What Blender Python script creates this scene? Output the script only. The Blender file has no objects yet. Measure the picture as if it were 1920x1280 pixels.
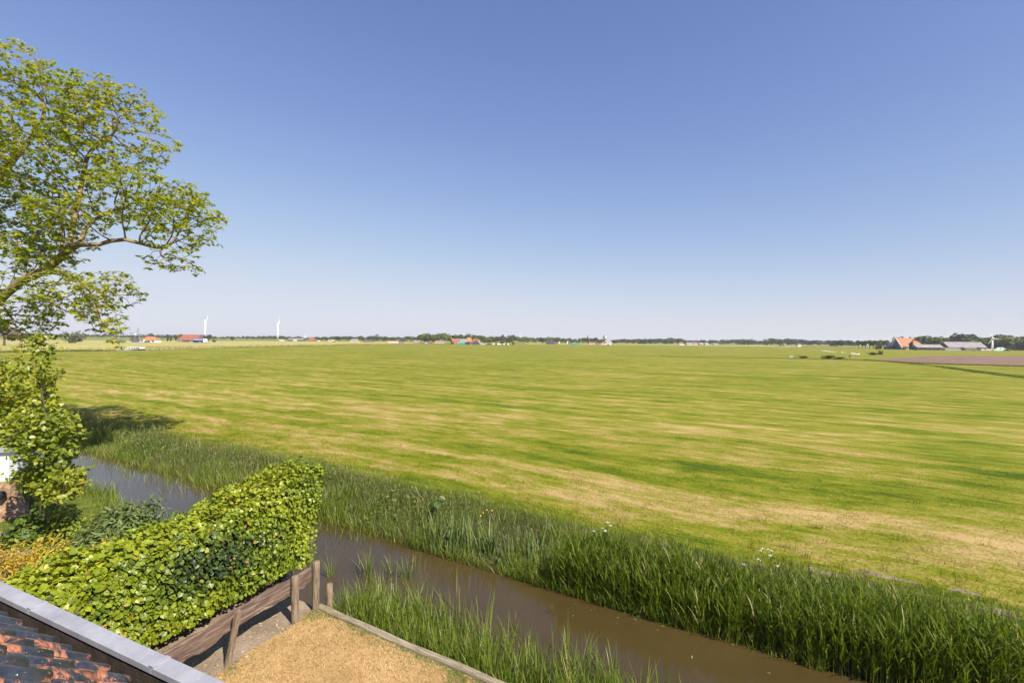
import bpy, math, random
import numpy as np
from mathutils import Matrix, Vector

random.seed(7)
RNG = np.random.default_rng(7)
SC = bpy.context.scene
COL = SC.collection
R = math.radians

# ------------------------------------------------------------------ camera
EYE = np.array([0.0, 0.0, 5.0])
FPX = 907.0                     # focal length in pixels of the 1920 wide photograph
ROLL, PITCH = R(0.62), R(-0.11)
_fwd = np.array([0, math.cos(PITCH), math.sin(PITCH)])
_up0 = np.array([0, -math.sin(PITCH), math.cos(PITCH)])
_r0 = np.array([1.0, 0, 0])
_right = _r0 * math.cos(ROLL) + _up0 * math.sin(ROLL)
_up = _up0 * math.cos(ROLL) - _r0 * math.sin(ROLL)
cam_d = bpy.data.cameras.new('camera')
cam = bpy.data.objects.new('camera', cam_d)
COL.objects.link(cam)
SC.camera = cam
cam_d.sensor_width = 36.0
cam_d.lens = 36.0 * FPX / 1920.0
cam_d.clip_start = 0.05
cam_d.clip_end = 30000
M = Matrix.Identity(4)
for i in range(3):
    M[i][0], M[i][1], M[i][2], M[i][3] = _right[i], _up[i], -_fwd[i], EYE[i]
cam.matrix_world = M

# ------------------------------------------------------------------ sky, sun, exposure
SUN_EL = R(45.0)
SUN_XY = np.array([0.68, -0.733])            # the sun stands behind the camera, to the right
SUN_XY /= np.linalg.norm(SUN_XY)
SUN_ROT = math.atan2(SUN_XY[0], SUN_XY[1])
world = bpy.data.worlds.new('World')
SC.world = world
world.use_nodes = True
wn = world.node_tree
wn.nodes.clear()
sky = wn.nodes.new('ShaderNodeTexSky')
sky.sky_type = 'NISHITA'
sky.sun_disc = False
sky.sun_elevation = SUN_EL
sky.sun_rotation = SUN_ROT
sky.air_density = 1.0
sky.dust_density = 0.0
sky.ozone_density = 6.0
bg = wn.nodes.new('ShaderNodeBackground')
bg.inputs['Strength'].default_value = 0.112
wo = wn.nodes.new('ShaderNodeOutputWorld')
# the same camera response over the whole dome: white balance, and a soft shoulder for the bright low sky
_sep = wn.nodes.new('ShaderNodeSeparateColor')
_com = wn.nodes.new('ShaderNodeCombineColor')
wn.links.new(sky.outputs[0], _sep.inputs[0])
for _i, (_g, _c) in enumerate(((1.05, 3.60), (0.84, 3.80), (0.96, 4.25))):
    def _m(op, a, b):
        n = wn.nodes.new('ShaderNodeMath'); n.operation = op
        for k, v in enumerate((a, b)):
            if isinstance(v, (int, float)): n.inputs[k].default_value = v
            else: wn.links.new(v, n.inputs[k])
        return n.outputs[0]
    _x = _m('MULTIPLY', _sep.outputs[_i], _g)
    _d = _m('POWER', _m('ADD', _m('POWER', _m('DIVIDE', _x, _c), 3.0), 1.0), 1 / 3)
    wn.links.new(_m('DIVIDE', _x, _d), _com.inputs[_i])
wn.links.new(_com.outputs[0], bg.inputs[0])
wn.links.new(bg.outputs[0], wo.inputs[0])

sun_d = bpy.data.lights.new('sun', 'SUN')
sun_d.energy = 5.0
sun_d.angle = R(0.5)
sun_d.color = (1.0, 0.93, 0.82)
sun = bpy.data.objects.new('sun', sun_d)
COL.objects.link(sun)
sdir = Vector((SUN_XY[0] * math.cos(SUN_EL), SUN_XY[1] * math.cos(SUN_EL), math.sin(SUN_EL)))
sun.rotation_euler = sdir.to_track_quat('Z', 'Y').to_euler()
sun.location = (40, -40, 60)

SC.view_settings.view_transform = 'Standard'
SC.view_settings.look = 'None'
SC.view_settings.exposure = 0.9
SC.view_settings.gamma = 1.0
SC.view_settings.use_curve_mapping = False
SC.cycles.max_bounces = 6
SC.cycles.transparent_max_bounces = 6
SC.cycles.use_denoising = True

# ------------------------------------------------------------------ places
GZ, FZ, WZ = 0.0, -0.1, -0.6                 # garden, field and water levels


def ray(px, py):
    return _fwd + (px - 960) / FPX * _right + (640 - py) / FPX * _up


def at_z(px, py, z):
    d = ray(px, py)
    return EYE + d * ((z - EYE[2]) / d[2])


def at_y(px, py, y):
    d = ray(px, py)
    return EYE + d * (y / d[1])


def far(px, dist, z=FZ):
    d = ray(px, 640)
    return np.array([d[0] / d[1] * dist, dist, z])


HA, DA = R(24.3), R(30.5)                    # house grid and ditch grid turned from the view


def UV(u, v, z=0.0):
    c, s = math.cos(HA), math.sin(HA)
    return np.stack([c * np.asarray(u) + s * np.asarray(v), -s * np.asarray(u) + c * np.asarray(v),
                     np.asarray(z) + 0 * np.asarray(u)], -1)


def ST(s_, t_, z=0.0):
    c, s = math.cos(DA), math.sin(DA)
    return np.stack([c * np.asarray(s_) + s * np.asarray(t_), -s * np.asarray(s_) + c * np.asarray(t_),
                     np.asarray(z) + 0 * np.asarray(s_)], -1)


def to_st(p):
    c, s = math.cos(DA), math.sin(DA)
    return c * p[..., 0] - s * p[..., 1], s * p[..., 0] + c * p[..., 1]


# ------------------------------------------------------------------ objects
def tag(o, label=None, cat=None, group=None, kind=None):
    if label: o['label'] = label
    if cat: o['category'] = cat
    if group: o['group'] = group
    if kind: o['kind'] = kind
    return o


def empty(name, loc, rz=0.0, label=None, cat=None, group=None):
    o = bpy.data.objects.new(name, None)
    COL.objects.link(o)
    o.empty_display_size = 0.2
    o.location = tuple(float(a) for a in loc)
    o.rotation_euler = (0, 0, rz)
    return tag(o, label, cat, group)


def mesh_data(name, V, F, mats, tint=None, mi=None, smooth=False):
    """V (n,3); F a list of (m,k) index arrays, joined in order."""
    me = bpy.data.meshes.new(name)
    V = np.asarray(V, dtype=np.float32).reshape(-1, 3)
    F = [np.asarray(f, dtype=np.int32) for f in F if len(f)]
    tot = np.concatenate([np.full(len(f), f.shape[1], np.int32) for f in F])
    idx = np.concatenate([f.ravel() for f in F])
    me.vertices.add(len(V)); me.vertices.foreach_set('co', V.ravel())
    me.loops.add(len(idx)); me.loops.foreach_set('vertex_index', idx)
    me.polygons.add(len(tot))
    st = np.zeros(len(tot), np.int32); st[1:] = np.cumsum(tot)[:-1]
    me.polygons.foreach_set('loop_start', st)
    me.polygons.foreach_set('loop_total', tot)
    if not isinstance(mats, (list, tuple)): mats = [mats]
    for m in mats: me.materials.append(m)
    if mi is not None: me.polygons.foreach_set('material_index', np.asarray(mi, np.int32))
    if smooth: me.polygons.foreach_set('use_smooth', np.ones(len(tot), bool))
    if tint is not None:
        a = me.attributes.new('tint', 'FLOAT', 'POINT')
        a.data.foreach_set('value', np.asarray(tint, np.float32))
    me.update(calc_edges=True)
    return me


def link(name, me, parent=None, loc=None, rot=None, scale=None):
    o = bpy.data.objects.new(name, me)
    COL.objects.link(o)
    if parent: o.parent = parent
    if loc is not None: o.location = tuple(float(a) for a in loc)
    if rot is not None: o.rotation_euler = rot
    if scale is not None: o.scale = scale if isinstance(scale, tuple) else (scale,) * 3
    return o


class MB:
    """collects simple solids into one mesh"""
    def __init__(s): s.V = []; s.F = []; s.n = 0

    def add(s, V, F):
        V = np.asarray(V, float).reshape(-1, 3)
        s.V.append(V)
        for f in F: s.F.append([i + s.n for i in f])
        s.n += len(V)
        return s

    def box(s, c, size, rz=0.0):
        x, y, z = np.asarray(size, float) / 2
        P = np.array([[-x, -y, -z], [x, -y, -z], [x, y, -z], [-x, y, -z], [-x, -y, z], [x, -y, z], [x, y, z], [-x, y, z]])
        if rz:
            cc, ss = math.cos(rz), math.sin(rz)
            P = P @ np.array([[cc, ss, 0], [-ss, cc, 0], [0, 0, 1]])
        return s.add(P + np.asarray(c, float), [(0, 3, 2, 1), (4, 5, 6, 7), (0, 1, 5, 4), (1, 2, 6, 5), (2, 3, 7, 6), (3, 0, 4, 7)])

    def prism(s, poly, axis, a, b):
        """poly: 2-D outline in the plane across axis (x: (y,z); y: (x,z); z: (x,y))"""
        n = len(poly); P = []
        for t in (a, b):
            for p in poly:
                P.append((t, p[0], p[1]) if axis == 'x' else (p[0], t, p[1]) if axis == 'y' else (p[0], p[1], t))
        F = [tuple(range(n))[::-1], tuple(range(n, 2 * n))] + [(i, (i + 1) % n, n + (i + 1) % n, n + i) for i in range(n)]
        return s.add(P, F)

    def tube(s, pts, rad, n=8, cap=True):
        pts = np.asarray(pts, float); rad = np.broadcast_to(rad, (len(pts),))
        V, F = [], []
        prev = None
        for i in range(len(pts)):
            d = pts[min(i + 1, len(pts) - 1)] - pts[max(i - 1, 0)]
            d = d / (np.linalg.norm(d) + 1e-9)
            if prev is None:
                a = np.cross(d, [0.3, 0.8, 0.52] if abs(d[2]) > .8 else [0, 0, 1.0])
            else:
                a = prev - d * np.dot(prev, d)
            a /= np.linalg.norm(a) + 1e-9; prev = a
            b = np.cross(d, a)
            for k in range(n):
                t = 2 * math.pi * k / n
                V.append(pts[i] + rad[i] * (math.cos(t) * a + math.sin(t) * b))
        for i in range(len(pts) - 1):
            for k in range(n):
                F.append((i * n + k, i * n + (k + 1) % n, (i + 1) * n + (k + 1) % n, (i + 1) * n + k))
        if cap:
            F.append(tuple(range(n))[::-1]); F.append(tuple(range((len(pts) - 1) * n, len(pts) * n)))
        return s.add(V, F)

    def quad(s, *p): return s.add(p, [tuple(range(len(p)))])

    def ball(s, c, r, n=10, m=6, sq=(1, 1, 1)):
        V, F = [], []
        for i in range(m + 1):
            a = math.pi * i / m
            for k in range(n):
                t = 2 * math.pi * k / n
                V.append(np.asarray(c) + r * np.array([math.sin(a) * math.cos(t), math.sin(a) * math.sin(t), math.cos(a)]) * sq)
        for i in range(m):
            for k in range(n):
                F.append((i * n + k, (i + 1) * n + k, (i + 1) * n + (k + 1) % n, i * n + (k + 1) % n))
        return s.add(V, F)

    def build(s, name, mat, parent=None, smooth=False, loc=None, bevel=0.0, rel=None):
        V = np.concatenate(s.V)
        if rel is not None: V = V - np.asarray(rel)
        me = bpy.data.meshes.new(name)
        me.from_pydata(V.tolist(), [], s.F)
        for m in (mat if isinstance(mat, (list, tuple)) else [mat]): me.materials.append(m)
        if smooth: me.polygons.foreach_set('use_smooth', np.ones(len(me.polygons), bool))
        o = link(name, me, parent, loc)
        if bevel:
            b = o.modifiers.new('bevel', 'BEVEL'); b.width = bevel; b.segments = 2; b.limit_method = 'ANGLE'
        return o


def copy_tree(o, loc, rz=None, label=None, group=None, scale=None):
    r = o.copy(); COL.objects.link(r); r.location = tuple(float(a) for a in loc)
    if rz is not None: r.rotation_euler = (0, 0, rz)
    if scale is not None: r.scale = (scale,) * 3 if not isinstance(scale, tuple) else scale
    if label: r['label'] = label
    if group: r['group'] = group
    for ch in list(o.children):
        c = ch.copy(); COL.objects.link(c); c.parent = r
        for g in list(ch.children):
            d = g.copy(); COL.objects.link(d); d.parent = c
    return r


# ------------------------------------------------------------------ materials
def nodes(name):
    m = bpy.data.materials.new(name)
    m.use_nodes = True
    nt = m.node_tree
    nt.nodes.clear()
    out = nt.nodes.new('ShaderNodeOutputMaterial')
    return m, nt, out


def N(nt, t, **kw):
    n = nt.nodes.new(t)
    for k, v in kw.items():
        if k in n.inputs.keys():
            n.inputs[k].default_value = v
        else:
            setattr(n, k, v)
    return n


def ramp(nt, stops, interp='LINEAR'):
    r = nt.nodes.new('ShaderNodeValToRGB')
    e = r.color_ramp.elements
    while len(e) < len(stops): e.new(0.5)
    for el, (p, c) in zip(e, stops):
        el.position = p; el.color = (*c, 1)
    r.color_ramp.interpolation = interp
    return r


def noise_fac(nt, scale, detail=4, rough=0.6, src=None, dist=0.0):
    n = N(nt, 'ShaderNodeTexNoise', Scale=scale, Detail=detail, Roughness=rough, Distortion=dist)
    if src is None:
        tc = nt.nodes.new('ShaderNodeTexCoord'); src = tc.outputs['Object']
    nt.links.new(src, n.inputs['Vector'])
    return n.outputs[0]


def rough_mat(name, c1, c2, scale=3.0, rough=0.8, bump=0.0, bscale=None, spec=0.3, stops=(0.35, 0.65), metal=0.0):
    """two tones mottled by noise"""
    m, nt, out = nodes(name)
    p = N(nt, 'ShaderNodeBsdfPrincipled', Roughness=rough, Metallic=metal)
    p.inputs['Specular IOR Level'].default_value = spec
    f = noise_fac(nt, scale)
    r = ramp(nt, [(stops[0], c1), (stops[1], c2)])
    nt.links.new(f, r.inputs[0]); nt.links.new(r.outputs[0], p.inputs['Base Color'])
    if bump:
        b = N(nt, 'ShaderNodeBump', Strength=bump, Distance=0.02)
        nt.links.new(noise_fac(nt, bscale or scale * 6), b.inputs['Height'])
        nt.links.new(b.outputs[0], p.inputs['Normal'])
    nt.links.new(p.outputs[0], out.inputs[0])
    return m


def leaf_mat(name, stops, gloss=0.25, rough=0.45, trans=0.35, tcol=1.6, mottled=0.0):
    """leaf colour picked by the per-leaf attribute tint, light passing through the blade"""
    m, nt, out = nodes(name)
    at = nt.nodes.new('ShaderNodeAttribute'); at.attribute_name = 'tint'
    fac = at.outputs['Fac']
    if mottled:
        g = nt.nodes.new('ShaderNodeNewGeometry')
        nf = noise_fac(nt, mottled, 3, 0.6, g.outputs['Position'])
        ma = N(nt, 'ShaderNodeMath', operation='MULTIPLY_ADD'); ma.inputs[1].default_value = 0.9; ma.inputs[2].default_value = -0.45
        nt.links.new(nf, ma.inputs[0])
        ad = N(nt, 'ShaderNodeMath', operation='ADD'); ad.use_clamp = True
        nt.links.new(fac, ad.inputs[0]); nt.links.new(ma.outputs[0], ad.inputs[1])
        fac = ad.outputs[0]
    r = ramp(nt, stops); nt.links.new(fac, r.inputs[0])
    p = N(nt, 'ShaderNodeBsdfPrincipled', Roughness=rough)
    p.inputs['Specular IOR Level'].default_value = gloss
    nt.links.new(r.outputs[0], p.inputs['Base Color'])
    t = nt.nodes.new('ShaderNodeBsdfTranslucent')
    mx = N(nt, 'ShaderNodeMix', data_type='RGBA', blend_type='MULTIPLY')
    mx.inputs[0].default_value = 1.0
    nt.links.new(r.outputs[0], mx.inputs[6]); mx.inputs[7].default_value = (tcol, tcol, tcol * 0.55, 1)
    nt.links.new(mx.outputs[2], t.inputs[0])
    mix = nt.nodes.new('ShaderNodeMixShader'); mix.inputs[0].default_value = trans
    nt.links.new(p.outputs[0], mix.inputs[1]); nt.links.new(t.outputs[0], mix.inputs[2])
    nt.links.new(mix.outputs[0], out.inputs[0])
    return m


def field_mat():
    """mown meadow: rows of straw left along the direction of mowing, in the ditch grid"""
    m, nt, out = nodes('mown_meadow')
    L = nt.links.new
    g = nt.nodes.new('ShaderNodeNewGeometry')
    mp = N(nt, 'ShaderNodeMapping', vector_type='POINT'); mp.inputs['Rotation'].default_value = (0, 0, DA)
    L(g.outputs['Position'], mp.inputs['Vector'])
    base = mp.outputs[0]
    # slow wander so that rows are not ruler straight
    wn_ = N(nt, 'ShaderNodeTexNoise', Scale=0.045, Detail=2.0); L(base, wn_.inputs['Vector'])
    sub = N(nt, 'ShaderNodeVectorMath', operation='SUBTRACT'); L(wn_.outputs['Color'], sub.inputs[0]); sub.inputs[1].default_value = (.5, .5, .5)
    sc = N(nt, 'ShaderNodeVectorMath', operation='SCALE'); sc.inputs['Scale'].default_value = 5.0; L(sub.outputs[0], sc.inputs[0])
    ad = N(nt, 'ShaderNodeVectorMath', operation='ADD'); L(base, ad.inputs[0]); L(sc.outputs[0], ad.inputs[1])
    # the swaths turn round in the near right corner: rows follow the distance from an inner corner
    sx = nt.nodes.new('ShaderNodeSeparateXYZ'); L(ad.outputs[0], sx.inputs[0])

    def math_(op, a, b=None, clamp=False):
        n = N(nt, 'ShaderNodeMath', operation=op); n.use_clamp = clamp
        for i, v in enumerate((a, b)):
            if v is None: continue
            if isinstance(v, (int, float)): n.inputs[i].default_value = v
            else: L(v, n.inputs[i])
        return n.outputs[0]
    ds = math_('MAXIMUM', math_('SUBTRACT', sx.outputs[0], 0.5), 0.0)
    dt = math_('MAXIMUM', math_('SUBTRACT', 27.0, sx.outputs[1]), 0.0)
    rad = math_('SQRT', math_('ADD', math_('MULTIPLY', ds, ds), math_('MULTIPLY', dt, dt)))
    # one greener swath, and straw outside it, follow the turn of the mower in the near right corner
    def band(x, lo, hi, soft):
        m1 = N(nt, 'ShaderNodeMapRange', interpolation_type='SMOOTHSTEP'); L(x, m1.inputs[0]); m1.inputs[1].default_value = lo - soft; m1.inputs[2].default_value = lo + soft
        m2 = N(nt, 'ShaderNodeMapRange', interpolation_type='SMOOTHSTEP'); L(x, m2.inputs[0]); m2.inputs[1].default_value = hi - soft; m2.inputs[2].default_value = hi + soft
        m2.inputs[3].default_value = 1.0; m2.inputs[4].default_value = 0.0
        return math_('MULTIPLY', m1.outputs[0], m2.outputs[0])
    place = math_('MULTIPLY', band(sx.outputs[0], -9.0, 60.0, 6.0), band(sx.outputs[1], -50.0, 36.0, 8.0))
    turn = math_('SUBTRACT', math_('MULTIPLY', band(rad, 9.6, 14.5, 1.0), 0.055), math_('MULTIPLY', band(rad, 5.4, 8.6, 1.2), 0.072))
    turn = math_('MULTIPLY', turn, place)
    cx = nt.nodes.new('ShaderNodeCombineXYZ'); L(sx.outputs[0], cx.inputs[0]); L(sx.outputs[1], cx.inputs[1])

    def streak(ss, st_, seed, det=5.0, ro=0.6):
        mm = N(nt, 'ShaderNodeMapping'); mm.inputs['Scale'].default_value = (ss, st_, 1); mm.inputs['Location'].default_value = (seed, seed * 1.7, seed)
        L(cx.outputs[0], mm.inputs[0])
        n = N(nt, 'ShaderNodeTexNoise', Scale=1.0, Detail=det, Roughness=ro); L(mm.outputs[0], n.inputs['Vector'])
        return n.outputs[0]
    a = streak(0.27, 0.92, 3.1, 6.0, 0.70)
    b = streak(0.045, 0.24, 11.7, 4.0)
    c = streak(0.8, 2.6, 7.3, 5.0, .7)
    e = streak(1.1, 7.5, 5.9, 3.0, .6)
    # regular row rhythm of about 2.6 m
    wv = math_('SINE', math_('MULTIPLY', sx.outputs[1], 2 * math.pi / 2.7))
    v = math_('ADD', math_('MULTIPLY', a, 0.62), math_('MULTIPLY', b, 0.38))
    v = math_('ADD', v, math_('MULTIPLY', c, 0.40))
    v = math_('ADD', v, math_('MULTIPLY', math_('SUBTRACT', e, .5), 0.22))
    v = math_('ADD', v, math_('MULTIPLY', wv, 0.030))
    v = math_('ADD', v, turn)
    v = math_('SUBTRACT', v, 0.040)
    # fresher grass along the edge of the ditch
    s0 = nt.nodes.new('ShaderNodeSeparateXYZ'); L(base, s0.inputs[0])
    edge = N(nt, 'ShaderNodeMapRange'); L(s0.outputs[1], edge.inputs[0])
    edge.inputs[1].default_value = 12.5; edge.inputs[2].default_value = 15.0; edge.inputs[3].default_value = -0.085; edge.inputs[4].default_value = 0.0
    v = math_('ADD', v, edge.outputs[0])
    # with distance the rows are older and greener
    fr = N(nt, 'ShaderNodeMapRange'); L(s0.outputs[1], fr.inputs[0])
    fr.inputs[1].default_value = 17; fr.inputs[2].default_value = 50; fr.inputs[3].default_value = 0.050; fr.inputs[4].default_value = 0.008
    v = math_('ADD', v, fr.outputs[0])
    fine = N(nt, 'ShaderNodeTexNoise', Scale=9.0, Detail=6.0, Roughness=0.75); L(g.outputs['Position'], fine.inputs['Vector'])
    v = math_('ADD', v, math_('MULTIPLY', math_('SUBTRACT', fine.outputs[0], 0.5), 0.42))
    r = ramp(nt, [(0.51, (0.056, 0.086, 0.003)), (0.605, (0.114, 0.144, 0.005)), (0.685, (0.182, 0.184, 0.012)), (0.77, (0.280, 0.225, 0.058)), (0.865, (0.415, 0.290, 0.125))])
    L(v, r.inputs[0])
    p = N(nt, 'ShaderNodeBsdfPrincipled', Roughness=0.9); p.inputs['Specular IOR Level'].default_value = 0.1
    L(r.outputs[0], p.inputs['Base Color'])
    bp = N(nt, 'ShaderNodeBump', Strength=0.7, Distance=0.06)
    f2 = N(nt, 'ShaderNodeTexNoise', Scale=14.0, Detail=5.0, Roughness=0.7); L(g.outputs['Position'], f2.inputs['Vector'])
    L(f2.outputs[0], bp.inputs['Height']); L(bp.outputs[0], p.inputs['Normal'])
    L(p.outputs[0], out.inputs[0])
    return m


def wood_mat(name, c1, c2, c3, axis=(1, 1, 1), scale=6.0, bump=0.5):
    """grain streaks drawn out along one axis of the object"""
    m, nt, out = nodes(name)
    tc = nt.nodes.new('ShaderNodeTexCoord')
    mp = N(nt, 'ShaderNodeMapping'); mp.inputs['Scale'].default_value = axis
    nt.links.new(tc.outputs['Object'], mp.inputs[0])
    f = noise_fac(nt, scale, 6, 0.65, mp.outputs[0], 0.6)
    r = ramp(nt, [(0.3, c1), (0.5, c2), (0.72, c3)]); nt.links.new(f, r.inputs[0])
    p = N(nt, 'ShaderNodeBsdfPrincipled', Roughness=0.85); p.inputs['Specular IOR Level'].default_value = 0.2
    nt.links.new(r.outputs[0], p.inputs['Base Color'])
    b = N(nt, 'ShaderNodeBump', Strength=bump, Distance=0.012); nt.links.new(f, b.inputs['Height']); nt.links.new(b.outputs[0], p.inputs['Normal'])
    nt.links.new(p.outputs[0], out.inputs[0])
    return m


def tile_mat():
    """dark glazed clay tile, glaze flaked off to orange clay, with lichen spots"""
    m, nt, out = nodes('glazed_clay')
    L = nt.links.new
    tc = nt.nodes.new('ShaderNodeTexCoord')
    oi = nt.nodes.new('ShaderNodeObjectInfo')
    sc = N(nt, 'ShaderNodeVectorMath', operation='SCALE'); sc.inputs[0].default_value = (.05, .03, .04); L(oi.outputs['Random'], sc.inputs['Scale'])
    ad = N(nt, 'ShaderNodeVectorMath', operation='ADD'); geo_ = nt.nodes.new('ShaderNodeNewGeometry'); L(geo_.outputs['Position'], ad.inputs[0]); L(sc.outputs[0], ad.inputs[1])
    flake = noise_fac(nt, 4.2, 10, 0.74, ad.outputs[0], 0.6)
    flk = ramp(nt, [(0.525, (0, 0, 0)), (0.56, (1, 1, 1))]); L(flake, flk.inputs[0])
    clay_n = noise_fac(nt, 40, 4, 0.7, ad.outputs[0])
    clay = ramp(nt, [(0.35, (0.20, 0.075, 0.04)), (0.6, (0.42, 0.16, 0.085)), (0.72, (0.52, 0.34, 0.25))]); L(clay_n, clay.inputs[0])
    gl_n = noise_fac(nt, 14, 5, 0.7, ad.outputs[0])
    gl = ramp(nt, [(0.35, (0.012, 0.016, 0.026)), (0.65, (0.045, 0.05, 0.065))]); L(gl_n, gl.inputs[0])
    mx = N(nt, 'ShaderNodeMix', data_type='RGBA'); L(flk.outputs[0], mx.inputs[0]); L(gl.outputs[0], mx.inputs[6]); L(clay.outputs[0], mx.inputs[7])
    vo = N(nt, 'ShaderNodeTexNoise', Scale=75.0, Detail=2.0); L(ad.outputs[0], vo.inputs['Vector'])
    lr = ramp(nt, [(0.70, (0, 0, 0)), (0.74, (1, 1, 1))]); L(vo.outputs[0], lr.inputs[0])
    mx2 = N(nt, 'ShaderNodeMix', data_type='RGBA'); L(lr.outputs[0], mx2.inputs[0]); L(mx.outputs[2], mx2.inputs[6]); mx2.inputs[7].default_value = (0.5, 0.46, 0.36, 1)
    p = N(nt, 'ShaderNodeBsdfPrincipled'); L(mx2.outputs[2], p.inputs['Base Color'])
    rr = N(nt, 'ShaderNodeMapRange'); L(flk.outputs[0], rr.inputs[0]); rr.inputs[3].default_value = 0.30; rr.inputs[4].default_value = 0.9
    L(rr.outputs[0], p.inputs['Roughness'])
    b = N(nt, 'ShaderNodeBump', Strength=0.6, Distance=0.004, invert=True); L(flk.outputs[0], b.inputs['Height']); L(b.outputs[0], p.inputs['Normal'])
    L(p.outputs[0], out.inputs[0])
    return m


def water_mat():
    m, nt, out = nodes('ditch_water')
    g = nt.nodes.new('ShaderNodeNewGeometry')
    p = N(nt, 'ShaderNodeBsdfPrincipled', Roughness=0.03, IOR=1.40)
    f = noise_fac(nt, 0.35, 4, 0.6, g.outputs['Position'])
    r = ramp(nt, [(0.3, (0.046, 0.031, 0.010)), (0.7, (0.062, 0.043, 0.015))]); nt.links.new(f, r.inputs[0])
    nt.links.new(r.outputs[0], p.inputs['Base Color'])
    b = N(nt, 'ShaderNodeBump', Strength=0.06, Distance=0.02)
    nt.links.new(noise_fac(nt, 3.0, 2, 0.5, g.outputs['Position']), b.inputs['Height']); nt.links.new(b.outputs[0], p.inputs['Normal'])
    nt.links.new(p.outputs[0], out.inputs[0])
    return m


def soil_mat(name, c1, c2, c3, scale=2.0):
    m, nt, out = nodes(name)
    g = nt.nodes.new('ShaderNodeNewGeometry')
    f = noise_fac(nt, scale, 8, 0.7, g.outputs['Position'])
    r = ramp(nt, [(0.3, c1), (0.52, c2), (0.72, c3)]); nt.links.new(f, r.inputs[0])
    p = N(nt, 'ShaderNodeBsdfPrincipled', Roughness=0.95); p.inputs['Specular IOR Level'].default_value = 0.1
    nt.links.new(r.outputs[0], p.inputs['Base Color'])
    b = N(nt, 'ShaderNodeBump', Strength=0.8, Distance=0.03); nt.links.new(noise_fac(nt, scale * 9, 6, 0.7, g.outputs['Position']), b.inputs['Height'])
    nt.links.new(b.outputs[0], p.inputs['Normal'])
    nt.links.new(p.outputs[0], out.inputs[0])
    return m


def zinc_mat():
    m, nt, out = nodes('weathered_zinc')
    f = noise_fac(nt, 5.0, 6, 0.65)
    r = ramp(nt, [(0.3, (0.25, 0.25, 0.28)), (0.55, (0.33, 0.33, 0.365)), (0.75, (0.40, 0.40, 0.425))]); nt.links.new(f, r.inputs[0])
    f2 = noise_fac(nt, 60, 2, 0.5)
    r2 = ramp(nt, [(0.72, (0, 0, 0)), (0.76, (1, 1, 1))]); nt.links.new(f2, r2.inputs[0])
    mx = N(nt, 'ShaderNodeMix', data_type='RGBA'); nt.links.new(r2.outputs[0], mx.inputs[0]); nt.links.new(r.outputs[0], mx.inputs[6]); mx.inputs[7].default_value = (0.5, 0.5, 0.48, 1)
    p = N(nt, 'ShaderNodeBsdfPrincipled', Roughness=0.55, Metallic=0.15)
    nt.links.new(mx.outputs[2], p.inputs['Base Color'])
    nt.links.new(p.outputs[0], out.inputs[0])
    return m


MAT = {}
MAT['field'] = field_mat()
MAT['tile'] = tile_mat()
MAT['water'] = water_mat()
MAT['zinc'] = zinc_mat()
MAT['gutter'] = rough_mat('gutter_lining', (0.035, 0.026, 0.02), (0.075, 0.056, 0.043), 9, 0.8, 0.3)
MAT['soil'] = soil_mat('bare_soil', (0.155, 0.115, 0.08), (0.245, 0.185, 0.13), (0.33, 0.255, 0.185), 1.6)
MAT['bank_soil'] = soil_mat('bank_mud', (0.045, 0.036, 0.022), (0.085, 0.07, 0.038), (0.13, 0.11, 0.06), 1.2)
MAT['lawn_base'] = soil_mat('dry_turf', (0.28, 0.185, 0.082), (0.42, 0.275, 0.125), (0.50, 0.345, 0.17), 5.0)
MAT['green_turf'] = soil_mat('green_turf', (0.06, 0.09, 0.012), (0.12, 0.15, 0.022), (0.2, 0.2, 0.05), 2.0)
MAT['far_field'] = soil_mat('far_meadow', (0.15, 0.18, 0.03), (0.21, 0.225, 0.04), (0.27, 0.25, 0.06), 0.02)
MAT['hay_field'] = soil_mat('hay_meadow', (0.25, 0.25, 0.06), (0.34, 0.30, 0.085), (0.42, 0.35, 0.14), 0.03)
MAT['plough'] = soil_mat('ploughed_soil', (0.14, 0.088, 0.066), (0.19, 0.122, 0.092), (0.25, 0.165, 0.12), 0.12)
MAT['road'] = rough_mat('pale_road', (0.26, 0.25, 0.23), (0.34, 0.33, 0.31), 0.3, 0.9)
MAT['post'] = wood_mat('post_wood', (0.08, 0.057, 0.036), (0.18, 0.132, 0.088), (0.29, 0.23, 0.165), (5, 5, 0.6), 6, 0.7)
MAT['board'] = wood_mat('waney_board_wood', (0.055, 0.034, 0.025), (0.125, 0.084, 0.064), (0.25, 0.185, 0.15), (5, 0.55, 5), 4.2, 0.9)
MAT['beam'] = wood_mat('beam_wood', (0.13, 0.10, 0.065), (0.25, 0.205, 0.14), (0.36, 0.31, 0.23), (0.6, 5, 5), 5, 0.6)
MAT['bark'] = rough_mat('tree_bark', (0.12, 0.085, 0.04), (0.30, 0.22, 0.115), 4.0, 0.9, 0.6, 30)
MAT['dark_bark'] = rough_mat('dark_bark', (0.05, 0.038, 0.026), (0.11, 0.085, 0.055), 6.0, 0.9, 0.5, 30)
MAT['stump'] = rough_mat('stump_bark', (0.17, 0.09, 0.05), (0.40, 0.26, 0.17), 9.0, 0.9, 1.0, 22)
MAT['white'] = rough_mat('white_paint', (0.76, 0.76, 0.75), (0.82, 0.82, 0.81), 2.0, 0.5)
MAT['black'] = rough_mat('black_rubber', (0.012, 0.012, 0.012), (0.02, 0.02, 0.02), 4.0, 0.6)
MAT['grey'] = rough_mat('grey_sheet', (0.24, 0.24, 0.25), (0.31, 0.31, 0.32), 0.8, 0.6)
MAT['roof_grey'] = rough_mat('grey_roof_sheet', (0.20, 0.18, 0.18), (0.29, 0.265, 0.26), 0.4, 0.8)
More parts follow.
